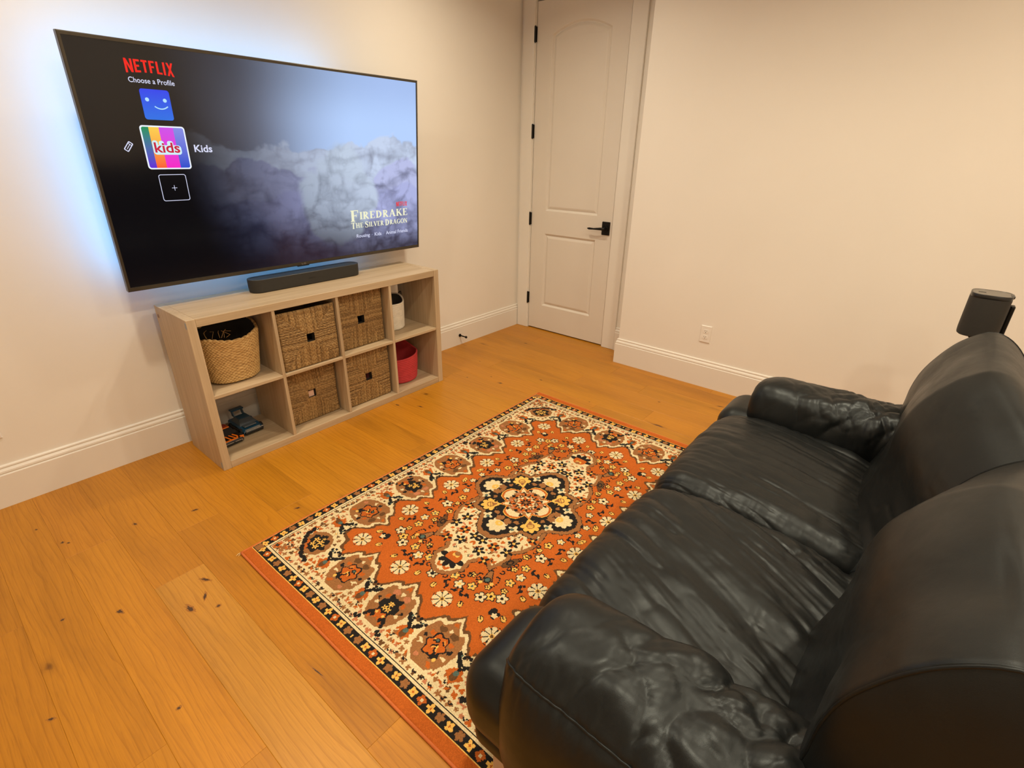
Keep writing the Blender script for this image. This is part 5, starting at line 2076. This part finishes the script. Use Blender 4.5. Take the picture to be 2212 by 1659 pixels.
# seat cushions
SEAT = [(-2.93, 0.385), (-2.84, 0.415), (-2.70, 0.437), (-2.55, 0.449), (-2.42, 0.448), (-2.335, 0.432), (-2.283, 0.395), (-2.262, 0.345), (-2.262, 0.295), (-2.285, 0.245),
        (-2.34, 0.222), (-2.6, 0.215), (-2.9, 0.225), (-2.95, 0.29)]
ring = catmull(SEAT, 200)
rn_ = ring_normals(ring)
for si, (xa, xb) in enumerate(((0.045, 0.7425), (0.7475, 1.445))):
    xs = stations(xa, xb, 190)
    e = np.minimum(xs - xa, xb - xs)
    sh = endshrink(e, 0.085, 0.052)
    crown = 0.012 * np.sin(np.clip((xs - xa) / (xb - xa), 0, 1) * math.pi)
    G = np.zeros((len(xs), len(ring), 3))
    for i, x in enumerate(xs):
        r = ring - rn_ * (sh[i] - crown[i])
        G[i, :, 0] = x; G[i, :, 1] = r[:, 0]; G[i, :, 2] = r[:, 1]
    Xg, Yg, Zg = G[..., 0], G[..., 1], G[..., 2]
    top = np.clip((Zg - 0.33) / 0.08, 0, 1)
    skew = (Yg + 2.25) * (-0.95 if si == 0 else -0.45)
    w1 = ridges((Xg + skew * 0.5) * 13 + si * 5.3, (Yg * 2.6) + si * 3, 40 + si * 9)
    w2 = ridges((Xg * 6 + Yg * 5), (Yg * 7 - Xg * 4), 90 + si * 7)
    back = np.clip((-2.55 - Yg) / 0.25, 0, 1)
    seam_x = np.clip(1 - e[:, None] / 0.22, 0, 1)
    amp = 0.010 + 0.012 * (0.45 + 0.55 * back) * np.ones_like(Xg)
    d = top * (amp * w1 * (1.0 if si == 0 else 0.75) + (0.004 + 0.009 * back * (0.3 + .7 * seam_x)) * w2)
    # puckers along the side seams
    pk = np.sin(Yg * 2 * math.pi / 0.030 + 2.5 * vnoise(Yg * 12, Xg * 3, seed=6 + si))
    d += top * 0.0011 * (pk + 0.8 * vnoise(Yg * 55, Xg * 9, seed=61 + si)) * np.clip(1 - e[:, None] / 0.06, 0, 1)
    w4 = ridges(Yg * 26, Xg * 3.5 + 5, 210 + si * 5)
    d += top * 0.009 * w4 * np.clip(1 - e[:, None] / 0.16, 0, 1) ** 1.3 * np.clip((-2.33 - Yg) / 0.2, 0.15, 1)
    o, G2 = cushion('seat_cushion', G, disp=d)

# arms: upholstered pads, ring in x-z, stations along y
ARM = [(-0.205, 0.165), (-0.232, 0.235), (-0.243, 0.33), (-0.238, 0.42), (-0.220, 0.49), (-0.203, 0.525), (-0.165, 0.563), (-0.11, 0.585), (-0.04, 0.592), (0.02, 0.577), (0.060, 0.535), (0.078, 0.47),
       (0.078, 0.40), (0.055, 0.31), (0.0, 0.23), (-0.1, 0.165)]
ring0 = catmull(ARM, 190)
for ai in range(2):
    ring = ring0.copy()
    ys = stations(-2.372, -3.02, 190)
    e = ys[0] - ys                       # distance from the front end
    sh = endshrink(e, 0.115, 0.058)
    rn_ = ring_normals(ring)
    G = np.zeros((len(ys), len(ring), 3))
    for i, y in enumerate(ys):
        r = ring - rn_ * sh[i]
        sag = -0.012 * np.clip((e[i] - 0.30) / 0.35, 0, 1)
        zz = r[:, 1] + sag * np.clip((r[:, 1] - 0.4) / 0.15, 0, 1)
        G[i, :, 0] = r[:, 0]; G[i, :, 1] = y; G[i, :, 2] = zz
    Xg, Yg, Zg = G[..., 0], G[..., 1], G[..., 2]
    top = np.clip((Zg - 0.40) / 0.10, 0, 1)
    backf = np.clip((-2.50 - Yg) / 0.25, 0, 1)
    sd0 = 140 + ai * 30
    w1 = ridges((Yg * 6.5 + Xg * 6), (Xg * 6 - Yg * 3), sd0)
    w2 = ridges((Yg * 5 - Xg * 6 + Zg * 3), (Yg * 4 + Xg * 5), sd0 + 8)
    w3 = ridges((Yg * 13 - Xg * 4), (Yg * 4 + Zg * 9), sd0 + 15)
    d = top * ((0.005 + 0.034 * backf) * w1 + (0.006 + 0.024 * backf) * w2 + (.002 + .003 * backf) * w3)
    d += 0.006 * top * fbm(Xg * 9, Yg * 7, Zg * 9, oct=2, seed=sd0 + 3)
    d += (1 - top) * 0.002 * fbm(Xg * 7, Yg * 7, Zg * 7, oct=2, seed=sd0 + 5)
    pk = np.sin(Yg * 2 * math.pi / 0.026 + 2 * vnoise(Yg * 20, Zg * 0, seed=sd0))
    d += 0.0012 * pk * np.exp(-((Zg - 0.525) / 0.03) ** 2) * (Xg < -0.1)
    # seam groove on the outer top edge
    dist_seam = np.hypot(Xg + 0.203, Zg - 0.525)
    d -= 0.004 * np.exp(-(dist_seam / 0.008) ** 2)
    if ai == 1:
        G = G.copy(); G[..., 0] = 1.49 - G[..., 0]
    o, G2 = cushion('arm_cushion', G, disp=d)
    j = int(np.argmin(np.hypot(ring0[:, 0] + 0.203, ring0[:, 1] - 0.525)))
    P = [tuple(G2[i, j]) for i in range(3, 186, 2)]
    MB().tube(P, 0.0032, 6).build('piping', 'black_leather', o, smooth=True)

# front blocks below the arms and the rail under the seats
for ai in range(2):
    xa, xb = (-0.222, 0.085) if ai == 0 else (1.405, 1.712)
    mb = MB().box(xa, xb, -3.0, -2.252, 0.228, 0.440, 0.085, 10)
    o = mb.build('arm_base', 'black_leather', sofa, smooth=True)
mb = MB().box(-0.205, 1.695, -3.20, -2.292, 0.188, 0.268, 0.034, 8)
mb.build('front_rail', 'black_leather', sofa, smooth=True)
mb = MB().box(-0.19, 1.68, -3.24, -2.9, 0.19, 0.40, 0.03, 4)
mb.build('seat_frame', 'black_leather', sofa, smooth=True)

# back cushions: ring in y-z, stations along x, one side panel at the outer end
BACK = [(-2.835, 0.36), (-2.850, 0.45), (-2.868, 0.53), (-2.880, 0.61), (-2.884, 0.69), (-2.900, 0.765), (-2.940, 0.848), (-2.985, 0.904), (-3.035, 0.936), (-3.085, 0.922), (-3.135, 0.872),
        (-3.185, 0.78), (-3.215, 0.62), (-3.22, 0.45), (-3.19, 0.32), (-3.05, 0.27), (-2.90, 0.28)]
ring0 = catmull(BACK, 200)
rn0 = ring_normals(ring0)
cen = ring0.mean(0)
for bi in range(2):
    L = 0.795
    t_in = 0.0
    xs = stations(0.0, L, 180)           # 0 outer edge .. L inner edge at the middle seam
    G = []
    # outer side panel rings (from the centre of the panel outwards)
    for s, bulge in ((0.04, 0.030), (0.25, 0.029), (0.45, 0.026), (0.65, 0.021), (0.80, 0.015), (0.90, 0.009), (0.965, 0.003)):
        r = cen + (ring0 - cen) * s
        G.append(np.stack([np.full(len(r), -bulge), r[:, 0], r[:, 1]], -1))
    for x in xs:
        ei = L - x
        sh = 0.128 * max(0.0, 1 - ei / 0.34) ** 1.05 + endshrink(x, 0.012, 0.004)
        # valley beside the wing near the outer edge, crown in the middle
        wing = -0.024 * math.exp(-((x - 0.17) / 0.075) ** 2)
        crown = 0.004 * math.exp(-((x - 0.46) / 0.19) ** 2)
        fr_w = np.clip((ring0[:, 0] * -1 - 2.80) / 0.0001, 0, 1) * np.clip((-2.96 - ring0[:, 0]) / -0.08, 0, 1)
        hgt = np.clip((ring0[:, 1] - 0.45) / 0.15, 0, 1)
        lum = np.exp(-((ring0[:, 1] - 0.56) / 0.10) ** 2)
        head = np.exp(-((ring0[:, 1] - 0.80) / 0.12) ** 2)
        front = (ring0[:, 0] > -3.03)
        off = np.where(front, wing * (0.35 + .65 * lum) + crown * (0.5 + 0.8 * head), 0.3 * crown)
        wgt = np.clip((ring0[:, 0] + 3.19) / 0.11, 0, 1) * np.clip((ring0[:, 1] - 0.30) / 0.15, 0, 1)
        tr_ = sh * wgt
        r = ring0 + rn0 * off[:, None] + np.stack([-0.78 * tr_, -0.55 * tr_ * np.clip((ring0[:, 1] - 0.45) / 0.3, 0, 1)], -1)
        G.append(np.stack([np.full(len(r), x), r[:, 0], r[:, 1]], -1))
    G = np.array(G)
    Xl = G[..., 0].copy()
    if bi == 0:
        G[..., 0] = -0.055 + Xl
    else:
        G[..., 0] = 1.545 - Xl
    Yg, Zg = G[..., 1], G[..., 2]
    front = np.clip((Yg + 3.02) / 0.05, 0, 1)
    sd0 = 300 + bi * 40
    w1 = ridges(Xl * 5 + Zg * 4, Zg * 5 - Xl * 2, sd0)
    w2 = ridges(Zg * 16 + Xl * 3, Xl * 4, sd0 + 6)
    low = np.exp(-((Zg - 0.52) / 0.10) ** 2)
    inner = np.clip((Xl - 0.55) / 0.25, 0, 1)
    outer = np.exp(-((Xl - 0.16) / 0.10) ** 2)
    d = front * (0.004 * w1 + (0.003 + 0.010 * low * (inner + .5 * outer)) * w2) + 0.003 * fbm(Xl * 5, Yg * 5, Zg * 5, oct=2, seed=sd0 + 9)
    pk = np.sin(Zg * 2 * math.pi / 0.034 + 2 * vnoise(Zg * 15, Xl * 2, seed=sd0))
    d += 0.002 * pk * np.clip((Xl - 0.72) / 0.12, 0, 1) * front
    d[:8] *= 0.3
    o, G2 = cushion('back_cushion', G, disp=d)
    P = [tuple(p) for p in G2[7, ::2]]
    MB().tube(P, 0.0030, 6, closed=True).build('piping', 'black_leather', o, smooth=True)
# rear body of the back
mb = MB().box(-0.10, 1.59, -3.27, -3.14, 0.13, 0.80, 0.05, 6)
mb.build('back_frame', 'black_leather', sofa, smooth=True)
for lx in (-0.150, 1.64):
    for ly in (-2.385, -3.14):
        mb = MB().box(lx - 0.045, lx + 0.045, ly - 0.03, ly + 0.03, RZ, 0.205, 0.003)
        mb.build('leg', 'leg_metal', sofa)

# ------------------------------------------------------------------ speaker on a stand behind the sofa
spx, spy, spz = 1.845, -3.022, 0.848
st_ = empty('speaker_stand', (spx, spy - 0.06, 0))
tag(st_, 'slim black speaker stand behind the far end of the sofa', 'stand')
MB().box(spx - 0.014, spx + 0.022, spy - 0.078, spy - 0.064, 0.012, spz - 0.009, 0.004, 2).build('pole', 'black_metal', st_)
R = []
for r, z in ((0.13, 0.0), (0.13, 0.008), (0.125, 0.012), (0.02, 0.014)):
    R.append([(spx + r * math.cos(t * math.pi / 20), spy - 0.03 + r * math.sin(t * math.pi / 20), z) for t in range(40)])
MB().rings(R).build('base', 'black_metal', st_)
MB().box(spx - 0.03, spx + 0.03, spy - 0.078, spy + 0.02, spz - 0.010, spz - 0.0005, 0.002).build('cradle', 'black_metal', st_)
sp = empty('bookshelf_speaker', (spx, spy, spz))
tag(sp, 'compact black speaker with rounded sides on the stand behind the sofa', 'speaker')


def squ(h, z, e=3.4, n=56):
    P = []
    for i in range(n):
        a = 2 * math.pi * i / n
        c_, s_ = math.cos(a), math.sin(a)
        P.append((spx + h * math.copysign(abs(c_) ** (2 / e), c_), spy + h * math.copysign(abs(s_) ** (2 / e), s_), z))
    return P


shade_auto(MB().rings([squ(0.054, spz), squ(0.0595, spz + 0.004), squ(0.0605, spz + 0.02), squ(0.0605, spz + 0.146)]).build('grille', 'speaker_fabric', sp), 40)
shade_auto(MB().rings([squ(0.0598, spz + 0.146), squ(0.0602, spz + 0.148), squ(0.0602, spz + 0.160), squ(0.0592, spz + 0.1615), squ(0.056, spz + 0.1615)], False, False).build('top_band', 'toy_black', sp), 40)
MB().rings([squ(0.0562, spz + 0.1615), squ(0.0555, spz + 0.1605), squ(0.03, spz + 0.1602)], False, True).build('top_plate', 'speaker_plate', sp)
mb = MB().box(spx - 0.004, spx + 0.004, spy + 0.018, spy + 0.040, spz + 0.1601, spz + 0.1612, 0.0004)
mb.build('touch_bar', 'toy_black', sp)
mb = MB().box(spx - 0.02, spx + 0.02, spy - 0.0635, spy - 0.05, spz + 0.150, spz + 0.1625, 0.003)
mb.build('rear_clip', 'toy_black', sp)
MB().box(spx - 0.014, spx + 0.022, spy - 0.076, spy - 0.0625, spz, spz + 0.125, 0.004, 2).build('rear_bracket', 'black_metal', sp)
